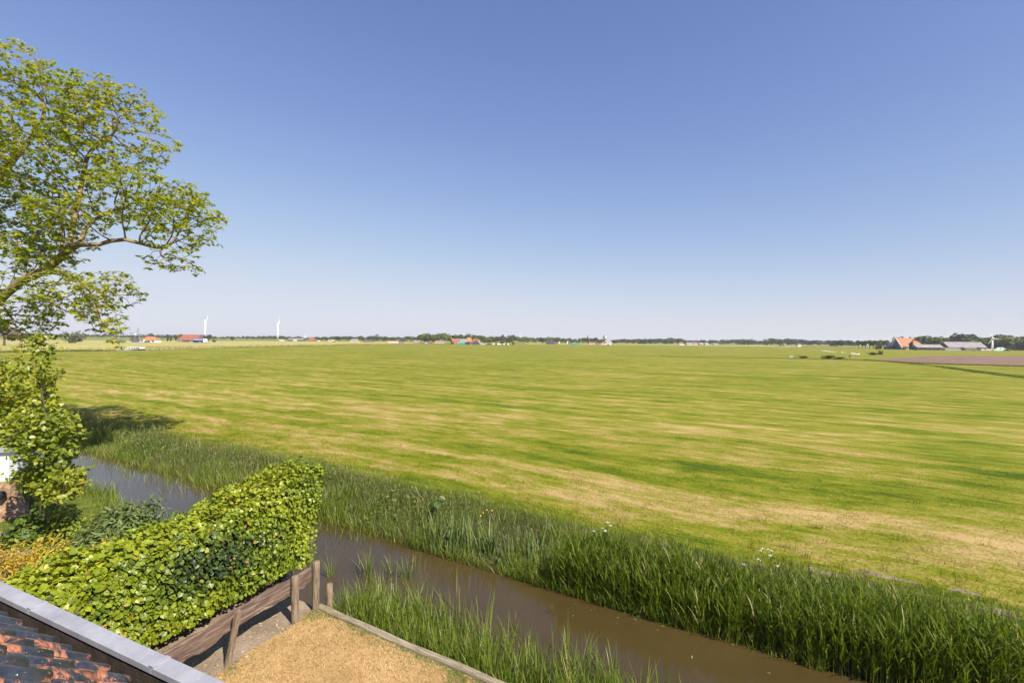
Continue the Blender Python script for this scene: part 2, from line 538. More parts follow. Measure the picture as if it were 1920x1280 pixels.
MAT['roof_orange'] = rough_mat('orange_roof_tiles', (0.33, 0.135, 0.065), (0.39, 0.175, 0.092), 0.5, 0.75)
MAT['roof_red'] = rough_mat('red_roof_tiles', (0.20, 0.075, 0.048), (0.27, 0.11, 0.07), 0.5, 0.75)
MAT['brick'] = rough_mat('far_brick', (0.20, 0.11, 0.08), (0.28, 0.16, 0.12), 0.7, 0.85)
MAT['dark'] = rough_mat('dark_timber', (0.035, 0.035, 0.045), (0.06, 0.058, 0.07), 0.6, 0.7)
MAT['slate'] = rough_mat('dark_slate', (0.05, 0.055, 0.075), (0.075, 0.08, 0.10), 0.6, 0.6)
MAT['glass'] = rough_mat('window_glass', (0.02, 0.025, 0.035), (0.035, 0.04, 0.05), 1.0, 0.1, spec=0.6)
MAT['blue'] = rough_mat('blue_paint', (0.03, 0.07, 0.30), (0.045, 0.09, 0.38), 1.0, 0.4)
MAT['green'] = rough_mat('green_sheet', (0.05, 0.28, 0.20), (0.08, 0.36, 0.26), 0.6, 0.6)
MAT['bale'] = rough_mat('bale_wrap', (0.34, 0.52, 0.42), (0.48, 0.64, 0.54), 0.8, 0.4)
MAT['bale_white'] = rough_mat('pale_bale_wrap', (0.66, 0.72, 0.68), (0.74, 0.78, 0.75), 0.8, 0.4)
MAT['orange'] = rough_mat('orange_paint', (0.5, 0.17, 0.03), (0.58, 0.22, 0.05), 1.0, 0.5)
MAT['cream'] = rough_mat('cream_wall', (0.42, 0.375, 0.31), (0.50, 0.45, 0.375), 0.8, 0.8)
MAT['concrete'] = rough_mat('pale_concrete', (0.46, 0.43, 0.40), (0.55, 0.52, 0.49), 0.5, 0.85)
MAT['thatch'] = rough_mat('dark_thatch', (0.075, 0.065, 0.06), (0.12, 0.105, 0.095), 1.0, 0.95)

MAT['maple'] = leaf_mat('maple_leaf', [(0.0, (0.10, 0.145, 0.010)), (0.45, (0.215, 0.255, 0.016)), (0.8, (0.34, 0.345, 0.028)), (1.0, (0.42, 0.35, 0.05))], 0.3, 0.45, 0.42, 1.6)
MAT['lime'] = leaf_mat('young_tree_leaf', [(0.0, (0.09, 0.13, 0.012)), (0.5, (0.21, 0.245, 0.018)), (0.85, (0.33, 0.325, 0.03)), (1.0, (0.38, 0.24, 0.04))], 0.4, 0.4, 0.35, 1.5)
MAT['ivy'] = leaf_mat('ivy_leaf', [(0.0, (0.030, 0.045, 0.022)), (0.25, (0.055, 0.09, 0.02)), (0.5, (0.15, 0.20, 0.012)), (0.8, (0.26, 0.30, 0.018)), (0.94, (0.33, 0.33, 0.03)), (0.97, (0.42, 0.24, 0.05)), (1.0, (0.30, 0.15, 0.06))], 0.38, 0.40, 0.25, 1.5)
MAT['reed'] = leaf_mat('reed_leaf', [(0.0, (0.055, 0.09, 0.008)), (0.45, (0.105, 0.15, 0.012)), (0.8, (0.165, 0.21, 0.02)), (0.93, (0.25, 0.25, 0.05)), (1.0, (0.40, 0.32, 0.16))], 0.18, 0.5, 0.40, 1.6)
MAT['sedge'] = leaf_mat('sedge_leaf', [(0.0, (0.065, 0.105, 0.012)), (0.5, (0.13, 0.18, 0.02)), (0.85, (0.21, 0.24, 0.035)), (1.0, (0.38, 0.31, 0.14))], 0.35, 0.4, 0.33, 1.5)
MAT['tall_grass'] = leaf_mat('tall_grass', [(0.0, (0.07, 0.105, 0.018)), (0.5, (0.13, 0.165, 0.035)), (0.8, (0.20, 0.20, 0.07)), (1.0, (0.30, 0.235, 0.15))], 0.15, 0.7, 0.3, 1.3)
MAT['iris'] = leaf_mat('iris_leaf', [(0.0, (0.10, 0.15, 0.045)), (0.6, (0.17, 0.23, 0.075)), (1.0, (0.26, 0.31, 0.11))], 0.35, 0.4, 0.3, 1.3)
MAT['straw'] = leaf_mat('dry_grass', [(0.0, (0.34, 0.22, 0.09)), (0.5, (0.55, 0.36, 0.16)), (0.88, (0.68, 0.48, 0.245)), (0.95, (0.15, 0.17, 0.04)), (1.0, (0.12, 0.16, 0.03))], 0.15, 0.7, 0.15, 1.2)
MAT['turf'] = leaf_mat('lawn_grass', [(0.0, (0.065, 0.10, 0.012)), (0.6, (0.13, 0.165, 0.02)), (1.0, (0.24, 0.22, 0.06))], 0.15, 0.6, 0.25, 1.3)
MAT['buddleia'] = leaf_mat('grey_green_leaf', [(0.0, (0.075, 0.115, 0.03)), (0.6, (0.135, 0.18, 0.055)), (1.0, (0.21, 0.25, 0.09))], 0.25, 0.5, 0.2, 1.2)
MAT['gold'] = leaf_mat('golden_leaf', [(0.0, (0.26, 0.20, 0.015)), (0.6, (0.50, 0.35, 0.03)), (1.0, (0.52, 0.27, 0.04))], 0.2, 0.5, 0.3, 1.3)
MAT['shrub'] = leaf_mat('shrub_leaf', [(0.0, (0.05, 0.09, 0.012)), (0.6, (0.11, 0.16, 0.02)), (1.0, (0.18, 0.22, 0.03))], 0.3, 0.45, 0.3, 1.4)
MAT['ft0'] = leaf_mat('far_tree_olive', [(0.0, (0.055, 0.07, 0.022)), (1.0, (0.12, 0.135, 0.042))], 0.1, 0.7, 0.15, 1.2)
MAT['ft1'] = leaf_mat('far_tree_dark', [(0.0, (0.038, 0.055, 0.026)), (1.0, (0.085, 0.105, 0.045))], 0.1, 0.7, 0.12, 1.2)
MAT['ft2'] = leaf_mat('far_tree_fresh', [(0.0, (0.075, 0.10, 0.022)), (1.0, (0.155, 0.18, 0.045))], 0.1, 0.7, 0.18, 1.2)
MAT['ft3'] = leaf_mat('far_tree_brown', [(0.0, (0.10, 0.085, 0.055)), (1.0, (0.18, 0.155, 0.10))], 0.1, 0.7, 0.1, 1.2)
MAT['reedbelt'] = leaf_mat('pale_dry_reed', [(0.0, (0.20, 0.185, 0.085)), (0.5, (0.33, 0.27, 0.16)), (1.0, (0.42, 0.335, 0.22))], 0.1, 0.8, 0.1, 1.1)
MAT['flower_white'] = rough_mat('white_petals', (0.7, 0.7, 0.66), (0.8, 0.8, 0.77), 30, 0.7)
MAT['flower_yellow'] = rough_mat('yellow_petals', (0.62, 0.42, 0.02), (0.7, 0.5, 0.04), 30, 0.6)


# ------------------------------------------------------------------ leaves and blades
OUT_IVY = np.array([(0, 0), (-.13, .30), (.12, .52), (.36, .43), (.56, .46), (.72, .24), (1, 0), (.72, -.24), (.56, -.46), (.36, -.43), (.12, -.52), (-.13, -.30)])
OUT_MAPLE = np.array([(0, 0), (.0, .42), (.30, .22), (.62, .46), (.62, .16), (1, 0), (.62, -.16), (.62, -.46), (.30, -.22), (.0, -.42)])
OUT_OVATE = np.array([(0, 0), (.22, .30), (.55, .33), (.85, .14), (1, 0), (.85, -.14), (.55, -.33), (.22, -.30)])
OUT_LANCE = np.array([(0, 0), (.3, .13), (.65, .11), (1, 0), (.65, -.11), (.3, -.13)])
OUT_CLUMP = np.array([(0, -.35), (-.1, .3), (.35, .45), (.8, .35), (1, 0), (.75, -.42), (.3, -.5)])


def fan_leaf(outline, fold=0.10):
    c = np.array([[0.36, 0.0]])
    P = np.concatenate([c, outline])
    z = -fold + np.abs(P[:, 1]) * fold * 2.0 - np.maximum(P[:, 0] - 0.4, 0) * fold * 1.6
    V = np.column_stack([P - [0.0, 0.0], z])
    n = len(outline)
    F = np.array([(0, 1 + i, 1 + (i + 1) % n) for i in range(n)])
    return V, F


def unit(a):
    return a / (np.linalg.norm(a, axis=-1, keepdims=True) + 1e-9)


def frames(nrm, along):
    n = unit(nrm)
    x = along - n * np.sum(along * n, -1, keepdims=True)
    x = unit(x)
    return x, np.cross(n, x), n


def scatter_leaves(P, nrm, along, size, tint, outline, fold=0.10):
    """one leaf per point -> V, F, tint"""
    T, F = fan_leaf(outline, fold)
    x, y, n = frames(nrm, along)
    size = np.broadcast_to(size, (len(P),))[:, None, None]
    V = P[:, None, :] + size * (T[None, :, 0:1] * x[:, None] + T[None, :, 1:2] * y[:, None] + T[None, :, 2:3] * n[:, None])
    FF = F[None] + (np.arange(len(P)) * len(T))[:, None, None]
    return V.reshape(-1, 3), FF.reshape(-1, 3), np.repeat(tint, len(T))


def blades(P, h, w, lean, bend, tint, seg=3, az=None):
    """upright tapering blades: P bases, h lengths, w widths, lean = start tilt, bend = extra tilt at the tip"""
    n = len(P)
    h = np.broadcast_to(h, (n,)); w = np.broadcast_to(w, (n,)); lean = np.broadcast_to(lean, (n,)); bend = np.broadcast_to(bend, (n,))
    if az is None: az = RNG.uniform(0, 2 * math.pi, n)
    d = np.stack([np.cos(az), np.sin(az), 0 * az], -1)
    tw = az + math.pi / 2 + RNG.uniform(-0.9, 0.9, n)
    side = np.stack([np.cos(tw), np.sin(tw), 0 * tw], -1)
    pts = [P]
    cur = P.astype(float).copy()
    for i in range(seg):
        a = lean + bend * ((i + 0.5) / seg) ** 1.3
        cur = cur + (h / seg)[:, None] * (np.cos(a)[:, None] * np.array([0, 0, 1.0]) + np.sin(a)[:, None] * d)
        pts.append(cur.copy())
    prof = [0.75, 1.0, 0.72, 0.4][:seg] if seg == 3 else [0.8, 1.0, 0.85, 0.55][:seg] if seg == 4 else [1.0] * seg
    if seg == 2: prof = [0.9, 0.8]
    V = []
    for i in range(seg):
        V += [pts[i] - side * (w * prof[i] / 2)[:, None], pts[i] + side * (w * prof[i] / 2)[:, None]]
    V.append(pts[seg])
    k = 2 * seg + 1
    V = np.stack(V, 1).reshape(-1, 3)
    off = (np.arange(n) * k)[:, None]
    Q = [np.array([[2 * i, 2 * i + 1, 2 * i + 3, 2 * i + 2]]) + off for i in range(seg - 1)]
    T = np.array([[2 * seg - 2, 2 * seg - 1, 2 * seg]]) + off
    return V, (np.concatenate(Q) if Q else np.zeros((0, 4), int)), T, np.repeat(tint, k)


class Soup:
    """joins leaves and blades of one material"""
    def __init__(s): s.V = []; s.F3 = []; s.F4 = []; s.T = []; s.n = 0

    def leaves(s, *a, **k):
        V, F, t = scatter_leaves(*a, **k)
        s.V.append(V); s.F3.append(F + s.n); s.T.append(t); s.n += len(V)

    def blades(s, *a, **k):
        V, Q, T, t = blades(*a, **k)
        s.V.append(V); s.F4.append(Q + s.n); s.F3.append(T + s.n); s.T.append(t); s.n += len(V)

    def data(s, name, mat, rel=None):
        V = np.concatenate(s.V)
        if rel is not None: V = V - np.asarray(rel)
        F = []
        if s.F4: F.append(np.concatenate(s.F4))
        if s.F3: F.append(np.concatenate(s.F3))
        return mesh_data(name, V, F, mat, np.concatenate(s.T))


def vnoise(P, scale, seed=0):
    """lattice value noise, two octaves, about -1..1"""
    def one(Q, sd):
        Q = np.asarray(Q, float) + sd * 17.31 + 1000.0
        I = np.floor(Q).astype(np.int64); f = Q - I; f = f * f * (3 - 2 * f)
        o = 0
        for dx in (0, 1):
            for dy in (0, 1):
                for dz in (0, 1):
                    h = ((I[:, 0] + dx) * 73856093) ^ ((I[:, 1] + dy) * 19349663) ^ ((I[:, 2] + dz) * 83492791) ^ (sd * 2654435)
                    h = (h ^ (h >> 13)) * 1274126177 & 0x7fffffff
                    h = ((h ^ (h >> 16)) & 0xffff) / 32767.5 - 1
                    o = o + h * np.where(dx, f[:, 0], 1 - f[:, 0]) * np.where(dy, f[:, 1], 1 - f[:, 1]) * np.where(dz, f[:, 2], 1 - f[:, 2])
        return o
    P = np.asarray(P, float) * scale * 0.55
    return np.clip((one(P, seed + 1) + 0.5 * one(P * 2.1, seed + 7)) * 1.15, -1, 1)


def ball_points(n, seed=None):
    r = RNG if seed is None else np.random.default_rng(seed)
    v = unit(r.normal(size=(n, 3)))
    return v, r.uniform(0, 1, n)


# ------------------------------------------------------------------ growing trees
def grow(nodes_, parents, attr, step, kill, infl, iters=140, up=0.05, jitter=0.18, seed=1):
    r = np.random.default_rng(seed)
    nd = [np.array(p, float) for p in nodes_]; par = list(parents)
    A = np.asarray(attr, float).copy()
    X = np.array(nd)
    D = np.linalg.norm(A[:, None] - X[None], axis=2)
    ni = D.argmin(1); dd = D.min(1)
    kids = {}
    for _ in range(iters):
        act = dd < infl
        if not act.any(): break
        acc = {}
        dirs = unit(A[act] - np.array(nd)[ni[act]])
        for i, v in zip(ni[act], dirs):
            if i in acc: acc[i] = acc[i] + v
            else: acc[i] = v.copy()
        new = []
        for i, v in acc.items():
            if len(kids.get(i, ())) >= 3: continue
            v = v / (np.linalg.norm(v) + 1e-9) + np.array([0, 0, up]) + r.normal(size=3) * jitter
            q = nd[i] + step * v / np.linalg.norm(v)
            if any(np.linalg.norm(nd[k] - q) < 0.45 * step for k in kids.get(i, ())): continue
            new.append((i, q))
        if not new: break
        s0 = len(nd)
        for i, q in new:
            kids.setdefault(i, []).append(len(nd)); nd.append(q); par.append(i)
        Y = np.array([q for _, q in new])
        D = np.linalg.norm(A[:, None] - Y[None], axis=2)
        m = D.argmin(1); dm = D.min(1)
        b = dm < dd
        ni = np.where(b, m + s0, ni); dd = np.where(b, dm, dd)
        keep = dd > kill
        A, ni, dd = A[keep], ni[keep], dd[keep]
        if not len(A): break
    return np.array(nd), np.array(par)


def branch_radii(par, tip, expo):
    n = len(par)
    acc = np.zeros(n); r = np.zeros(n)
    kids = [[] for _ in range(n)]
    for i in range(n):
        if par[i] >= 0: kids[par[i]].append(i)
    order = range(n - 1, -1, -1)
    for i in order:
        r[i] = tip if not kids[i] else acc[i] ** (1 / expo)
        if par[i] >= 0: acc[par[i]] += r[i] ** expo
    return r, kids


def wood_mesh(nd, par, r, kids, rmin, rel, mb=None):
    mb = mb or MB()
    done = np.zeros(len(nd), bool)
    starts = [i for i in range(len(nd)) if par[i] < 0]
    stack = [(i, None) for i in starts]
    while stack:
        i, p = stack.pop()
        pts, rad = ([nd[p]], [min(r[p], r[i] * 1.25)]) if p is not None else ([], [])
        while True:
            pts.append(nd[i]); rad.append(r[i])
            ks = sorted(kids[i], key=lambda k: -r[k])
            for k in ks[1:]: stack.append((k, i))
            if not ks: break
            i = ks[0]
        if len(pts) >= 2 and max(rad) >= rmin:
            pts = np.array(pts); rad = np.array(rad)
            if len(pts) > 3:
                pts[1:-1] = 0.25 * pts[:-2] + 0.5 * pts[1:-1] + 0.25 * pts[2:]
            n = 10 if rad[0] > 0.08 else 6 if rad[0] > 0.025 else 3
            mb.tube(pts - rel, rad, n, cap=False)
    return mb

# ================================================================== THE SETTING
def grid_mesh(name, sv, tv, zf, mat, kind='structure', smooth=True):
    S_, T_ = np.meshgrid(sv, tv, indexing='ij')
    P = ST(S_.ravel(), T_.ravel(), 0.0)
    P[:, 2] = zf(S_.ravel(), T_.ravel())
    a, b = len(sv), len(tv)
    i, j = np.meshgrid(np.arange(a - 1), np.arange(b - 1), indexing='ij')
    i, j = i.ravel(), j.ravel()
    F = np.stack([i * b + j, (i + 1) * b + j, (i + 1) * b + j + 1, i * b + j + 1], -1)
    me = mesh_data(name, P, [F], mat, smooth=smooth)
    return tag(link(name, me), kind=kind)


def bank_z(s_, t_):
    k = np.clip((t_ - 9.75) / 2.2, 0, 1)
    base = -0.78 + 0.68 * k ** 0.8
    P = np.stack([s_, t_, 0 * s_], -1)
    return base + 0.05 * vnoise(P, 1.8, 3) * np.clip(k * 4, 0, 1) * np.clip((12.5 - t_) / 0.6, 0, 1)


EDGE_T = 12.5
grid_mesh('field', [-9000, -900, -200, -60, 60, 200, 900, 9000], [EDGE_T, 40, 200, 900, 3000, 9000], lambda s_, t_: FZ + 0 * s_, MAT['field'])
grid_mesh('ditch_bank', np.arange(-90, 70.1, 0.4), np.concatenate([[9.3], np.linspace(9.75, EDGE_T, 14)]), bank_z, MAT['bank_soil'])
grid_mesh('water', [-300, -60, 0, 60, 300], [5.6, 8, 10.6], lambda s_, t_: WZ + 0 * s_, MAT['water'])


def near_edge(s_):
    return np.where(s_ < -9.5, 6.55 + 0.25 * np.sin(s_ * 0.9) + 0.12 * np.sin(s_ * 2.3), 5.93)


sv = np.concatenate([np.arange(-90, -9.6, 0.5), [-9.51, -9.49], np.arange(-9, 60, 3.0)])
ed = near_edge(sv)
rows = [(-60 + 0 * sv, 0 * sv), (ed - 0.02, 0 * sv), (ed, 0 * sv - 0.02), (ed + 0.06, 0 * sv - 1.1)]
P = np.concatenate([ST(sv, t_, z_) for t_, z_ in rows])
n = len(sv)
F = np.array([(r_ * n + i, r_ * n + i + 1, (r_ + 1) * n + i + 1, (r_ + 1) * n + i) for r_ in range(3) for i in range(n - 1)])
tag(link('garden_ground', mesh_data('garden_ground', P, [F], MAT['green_turf'])), kind='structure')


def sheet(name, pts, z, mat):
    """flat sheet with a ragged outline"""
    P = np.array([(p[0], p[1], z) for p in pts])
    me = bpy.data.meshes.new(name)
    me.from_pydata(P.tolist(), [], [tuple(range(len(P)))]); me.materials.append(mat); me.update()
    if me.polygons[0].normal.z < 0: me.flip_normals()
    return tag(link(name, me), kind='structure')


def ragged(poly, amp, step, seed):
    r = np.random.default_rng(seed); out = []
    for a, b in zip(poly, poly[1:] + poly[:1]):
        a, b = np.array(a[:2], float), np.array(b[:2], float)
        k = max(1, int(np.linalg.norm(b - a) / step))
        nn = np.array([-(b - a)[1], (b - a)[0]]); nn /= np.linalg.norm(nn) + 1e-9
        for i in range(k):
            out.append(a + (b - a) * i / k + nn * r.normal() * amp * (0 if i == 0 else 1))
    return out


def uvp(u, v): return UV(u, v)[:2]


corner = ST(-7.55, 5.86)[:2]
far_r = ST(6.0, 5.86)[:2]
soil = [uvp(-9.6, 1.5), uvp(-6.4, 1.5), uvp(-6.4, 5.6), ST(-7.2, 5.84)[:2], ST(-9.3, 5.9)[:2], uvp(-9.6, 6.9)]
sheet('garden_path', ragged(soil, 0.04, 0.3, 2), 0.004, MAT['soil'])
lawn = [uvp(-6.9, 1.5), uvp(6.0, 1.5), far_r, corner, uvp(-6.87, 6.3), uvp(-6.9, 4.0)]
sheet('lawn', ragged(lawn, 0.05, 0.16, 3), 0.008, MAT['lawn_base'])
yard = [at_z(-80, 1000, 0)[:2], at_z(18, 994, 0)[:2], at_z(18, 1012, 0)[:2], at_z(110, 1012, 0)[:2], at_z(150, 1040, 0)[:2], at_z(60, 1100, 0)[:2], at_z(-80, 1080, 0)[:2]]
sheet('yard', ragged(yard, 0.06, 0.4, 4), 0.004, MAT['soil'])


# far fields, each a sheet a little above the meadow
def zone(name, pix, z, mat, rag=0.0, step=20):
    pts = [at_z(px, py, z)[:2] for px, py in pix]
    return sheet(name, ragged(pts, rag, step, 5) if rag else pts, z, mat)


zone('ploughed_field', [(1622, 675.0), (1700, 669.6), (1764, 667.0), (2100, 668.2), (2100, 692), (1920, 687.0), (1790, 683.2), (1700, 680)], FZ + 0.03, MAT['plough'], 0.6, 12)
zone('hay_meadow', [(-260, 660.5), (80, 657.8), (250, 655.8), (400, 651.8), (560, 648.6), (700, 645.6), (820, 643.6), (850, 642.2), (700, 640.6), (430, 638.9), (200, 637.6), (-260, 635)], FZ + 0.02, MAT['hay_field'], 0.5, 25)
zone('far_meadow', [(985, 645.0), (1240, 647.6), (1500, 650.5), (1500, 648.5), (1240, 645.8), (985, 643.2)], FZ + 0.02, MAT['hay_field'])
zone('dike_road', [(-300, 641.2), (120, 641.6), (300, 642.2), (380, 642.7), (560, 642.2), (560, 641.7), (380, 641.7), (300, 641.2), (120, 640.4), (-300, 639.2)], FZ + 0.06, MAT['road'])
zone('canal_water', [(-300, 664.5), (60, 659.6), (250, 656.8), (330, 655.3), (330, 654.7), (250, 656.0), (60, 658.2), (-300, 662)], FZ + 0.05, MAT['water'])
zone('pond', [(1537, 656.6), (1548, 657.0), (1562, 659.2), (1574, 660.2), (1560, 659.8), (1546, 657.9)], FZ + 0.05, MAT['concrete'])  # pale matte sheet; the sky's reflection is put into its colour

# ================================================================== THE HOUSE ROOF UNDER THE CAMERA
ROOF_V, ROOF_Z, ROOF_A = 1.575, 3.10, R(41)
roof = empty('house', UV(-3.2, 1.2, 2.9), -HA, 'house with a steep roof of dark glazed tiles behind a zinc topped gutter edge', 'house')
RO = np.array([-3.2, 1.2, 2.9])


def on_roof(V):
    """house frame (u, v, z) -> local to the roof's empty, whose axes are the house frame"""
    return np.asarray(V, float) - RO


TW, TL = 0.205, 0.34
ca, sa = math.cos(ROOF_A), math.sin(ROOF_A)


def make_tile(seed):
    r = np.random.default_rng(seed)
    k = 13
    xs = np.linspace(0, TW * 1.13, k)
    ph = xs / TW * 2 * math.pi
    prof = 0.078 * np.maximum(np.cos((ph - 1.9) * .82), 0) ** .75 * (np.abs(ph - 1.9) < 1.91) - 0.040 - 0.012 * np.sin(np.clip(ph - 3.8, 0, 2.5) * 1.26)
    V = []
    for j, (l, dz) in enumerate(((0.0, 0.0), (0.005, 0.008), (TL * 0.5, 0.006), (TL + 0.05, 0.0))):
        V.append(np.column_stack([xs, np.full(k, -l), prof + dz + r.normal(0, 0.0006, k)]))
    V.append(np.column_stack([xs, np.full(k, 0.0), prof - 0.014]))
    V.append(np.column_stack([xs, np.full(k, -(TL + 0.05)), prof - 0.014]))
    V = np.concatenate(V)
    F = []
    for a, b in ((0, 1), (1, 2), (2, 3), (4, 0), (5, 4)):
        for i in range(k - 1): F.append((a * k + i, a * k + i + 1, b * k + i + 1, b * k + i))
    for e in (0, k - 1):
        F.append((4 * k + e, 0 * k + e, 1 * k + e, 2 * k + e)); F.append((4 * k + e, 2 * k + e, 3 * k + e, 5 * k + e))
    me = bpy.data.meshes.new('roof_tile')
    me.from_pydata(V.tolist(), [], F); me.materials.append(MAT['tile'])
    me.polygons.foreach_set('use_smooth', np.ones(len(me.polygons), bool))
    me.update()
    return me


tiles = [make_tile(i) for i in range(4)]
for row_ in range(4):
    for c_ in range(26):
        u = -6.6 + c_ * TW
        d = row_ * TL
        p = np.array([u, ROOF_V - d * ca, ROOF_Z - 0.035 + d * sa + row_ * 0.004])
        link('roof_tile', tiles[(c_ * 3 + row_) % 4], roof, on_roof(p) + [0, 0, RNG.normal(0, 0.003)],
             (-ROOF_A + R(2.2) + RNG.normal(0, 0.006), RNG.normal(0, 0.01), RNG.normal(0, 0.008)))
mb = MB()
mb.prism([(ROOF_V - 0.02, ROOF_Z - 0.11), (ROOF_V - 4 * TL * ca - .05, ROOF_Z - 0.11 + 4 * TL * sa), (ROOF_V - 4 * TL * ca - .05, ROOF_Z - 0.2 + 4 * TL * sa), (ROOF_V - 0.02, ROOF_Z - 0.25)], 'x', -6.6, -1.4)
mb.build('roof_deck', MAT['dark'], roof, rel=RO)
gb = MB().prism([(1.55, 2.82), (1.695, 2.82), (1.695, 3.088), (1.70, 3.088), (1.765, 3.088), (1.765, 2.8), (1.55, 2.8)], 'x', -7.0, -1.3)
gb.build('gutter', MAT['gutter'], roof, rel=RO)
zc = MB()
for a, b in ((-7.0, -4.43), (-4.427, -3.02), (-3.017, -1.3)):
    zc.prism([(1.690, 3.072), (1.780, 3.080), (1.782, 3.03), (1.785, 3.03), (1.785, 3.1015), (1.780, 3.105), (1.694, 3.098), (1.687, 3.094), (1.686, 3.06), (1.690, 3.06)], 'x', a, b)
for x in (-4.43, -3.02):
    MB().box((x, 1.7355, 3.1045), (.04, .1, .006)).build('zinc_lap', MAT['zinc'], roof, rel=RO)
zc.build('zinc_capping', MAT['zinc'], roof, rel=RO, bevel=0.002)
MB().box((-4.15, 1.45, 1.2), (5.5, 0.3, 2.7)).build('wall', MAT['brick'], roof, rel=RO)
MB().box((-4.2, 1.775, 2.62), (5.6, 0.02, 0.75)).build('fascia_board', MAT['gutter'], roof, rel=RO)

# ================================================================== IVY HEDGE
def hedge_h(v): return 1.62 + 0.128 * (v - 3.0) + 0.05 * np.sin(v * 2.1) + 0.04 * np.sin(v * 5.3 + 1)


hedge = empty('ivy_hedge', UV(-8.6, 5.2, 0), 0, 'tall clipped hedge covered in glossy yellow green ivy beside the gutter edge', 'hedge')
HB = UV(-8.6, 5.2, 0)


def hedge_points(nf, nt_, ne, depth):
    out = []
    v = RNG.uniform(1.6, 7.75, nf); z = RNG.uniform(0.12, 1.0, nf) ** 0.9 * (hedge_h(v) - 0.05)
    k = z / hedge_h(v)
    u = -8.04 + 0.12 * k - 0.35 * np.clip(k - 0.84, 0, 1) / 0.16 * (k > .84) * 0.5
    nrm = np.stack([0.85 + 0 * v, 0.12 + 0 * v, 0.35 + 0.5 * np.clip(k - .7, 0, 1)], -1)
    out.append((u, v, z, nrm, np.zeros(nf), k))
    v = RNG.uniform(1.6, 8.0, nt_); q = RNG.uniform(-1, 1, nt_)
    z = hedge_h(v) + 0.06 - 0.22 * np.abs(q) ** 3
    out.append((-8.62 + 0.60 * q, v, z, np.stack([0.45 * q ** 3, 0.1 + 0 * q, 0.9 + 0 * q], -1), np.ones(nt_), 1 + 0 * v))
    q = RNG.uniform(-1, 1, ne); k = RNG.uniform(0.1, 1, ne)
    v = 7.45 + 0.52 * k ** 1.3; z = k * hedge_h(v)
    out.append((-8.6 + 0.58 * q, v, z, np.stack([0.3 * q, 0.85 + 0 * q, 0.35 + 0 * q], -1), np.full(ne, 2.0), k))
    u, v, z, nrm, face, k = (np.concatenate([o[i] for o in out]) for i in range(6))
    nrm = unit(nrm)
    H = np.stack([u, v, z], -1)
    H = H + nrm * (0.10 * vnoise(H, 2.6, 11) + 0.06 * vnoise(H, 6.5, 12) - depth * RNG.uniform(0, 1, len(u)) ** 1.6)[:, None]
    P = UV(H[:, 0], H[:, 1], H[:, 2])
    n3 = UV(nrm[:, 0], nrm[:, 1], nrm[:, 2])
    return P, n3, face, k, H


P, n3, face, k, H = hedge_points(16500, 8500, 3500, 0.33)
jit = unit(n3 + RNG.normal(0, 0.55, n3.shape))
down = np.stack([RNG.normal(0, .55, len(P)), RNG.normal(0, .55, len(P)), -np.ones(len(P))], -1) + n3 * 0.5
size = RNG.uniform(0.036, 0.084, len(P)) * np.where(face == 1, 1.12, 1.0) * np.clip(1.30 - 0.06 * H[:, 1], .82, 1.2)
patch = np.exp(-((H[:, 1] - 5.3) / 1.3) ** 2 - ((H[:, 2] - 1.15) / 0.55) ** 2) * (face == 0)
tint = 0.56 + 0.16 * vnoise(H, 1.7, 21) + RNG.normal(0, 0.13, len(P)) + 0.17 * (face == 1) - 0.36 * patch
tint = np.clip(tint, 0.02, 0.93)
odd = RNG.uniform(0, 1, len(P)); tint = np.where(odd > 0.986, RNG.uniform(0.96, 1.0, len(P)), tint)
vec = EYE - P; dist = np.linalg.norm(vec, axis=1)
score = size / dist * (np.abs(np.sum(unit(vec) * jit, 1)) + 0.15) * np.where(np.sum(unit(vec) * n3, 1) > 0.1, 1, 0.2)
s0, t0 = (960 + FPX * P[:, 0] / P[:, 1]), (640 - FPX * (P[:, 2] - 5) / P[:, 1])
inframe = (s0 > 0) & (s0 < 1920) & (t0 < 1085 + 0.46 * s0) & (P[:, 1] > 0.5)
score = np.where(inframe, score, 0)
big = np.argsort(-score)[:300]
rest = np.ones(len(P), bool); rest[big] = False
sp = Soup()
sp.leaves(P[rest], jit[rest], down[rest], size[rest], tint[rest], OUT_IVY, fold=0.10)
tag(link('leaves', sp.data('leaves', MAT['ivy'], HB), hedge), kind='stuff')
T, F = fan_leaf(OUT_IVY, 0.10)
variants = [mesh_data('leaf', T, [F], MAT['ivy'], np.full(len(T), tv_)) for tv_ in np.linspace(0.05, 1.0, 16)]
X, Y, Z = frames(jit[big], down[big])
for i, b_ in enumerate(big):
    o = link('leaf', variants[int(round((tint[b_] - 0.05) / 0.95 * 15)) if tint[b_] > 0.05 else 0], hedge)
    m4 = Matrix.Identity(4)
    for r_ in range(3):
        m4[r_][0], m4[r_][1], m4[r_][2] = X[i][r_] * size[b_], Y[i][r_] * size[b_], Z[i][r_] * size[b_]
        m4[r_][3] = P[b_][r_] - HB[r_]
    o.matrix_local = m4
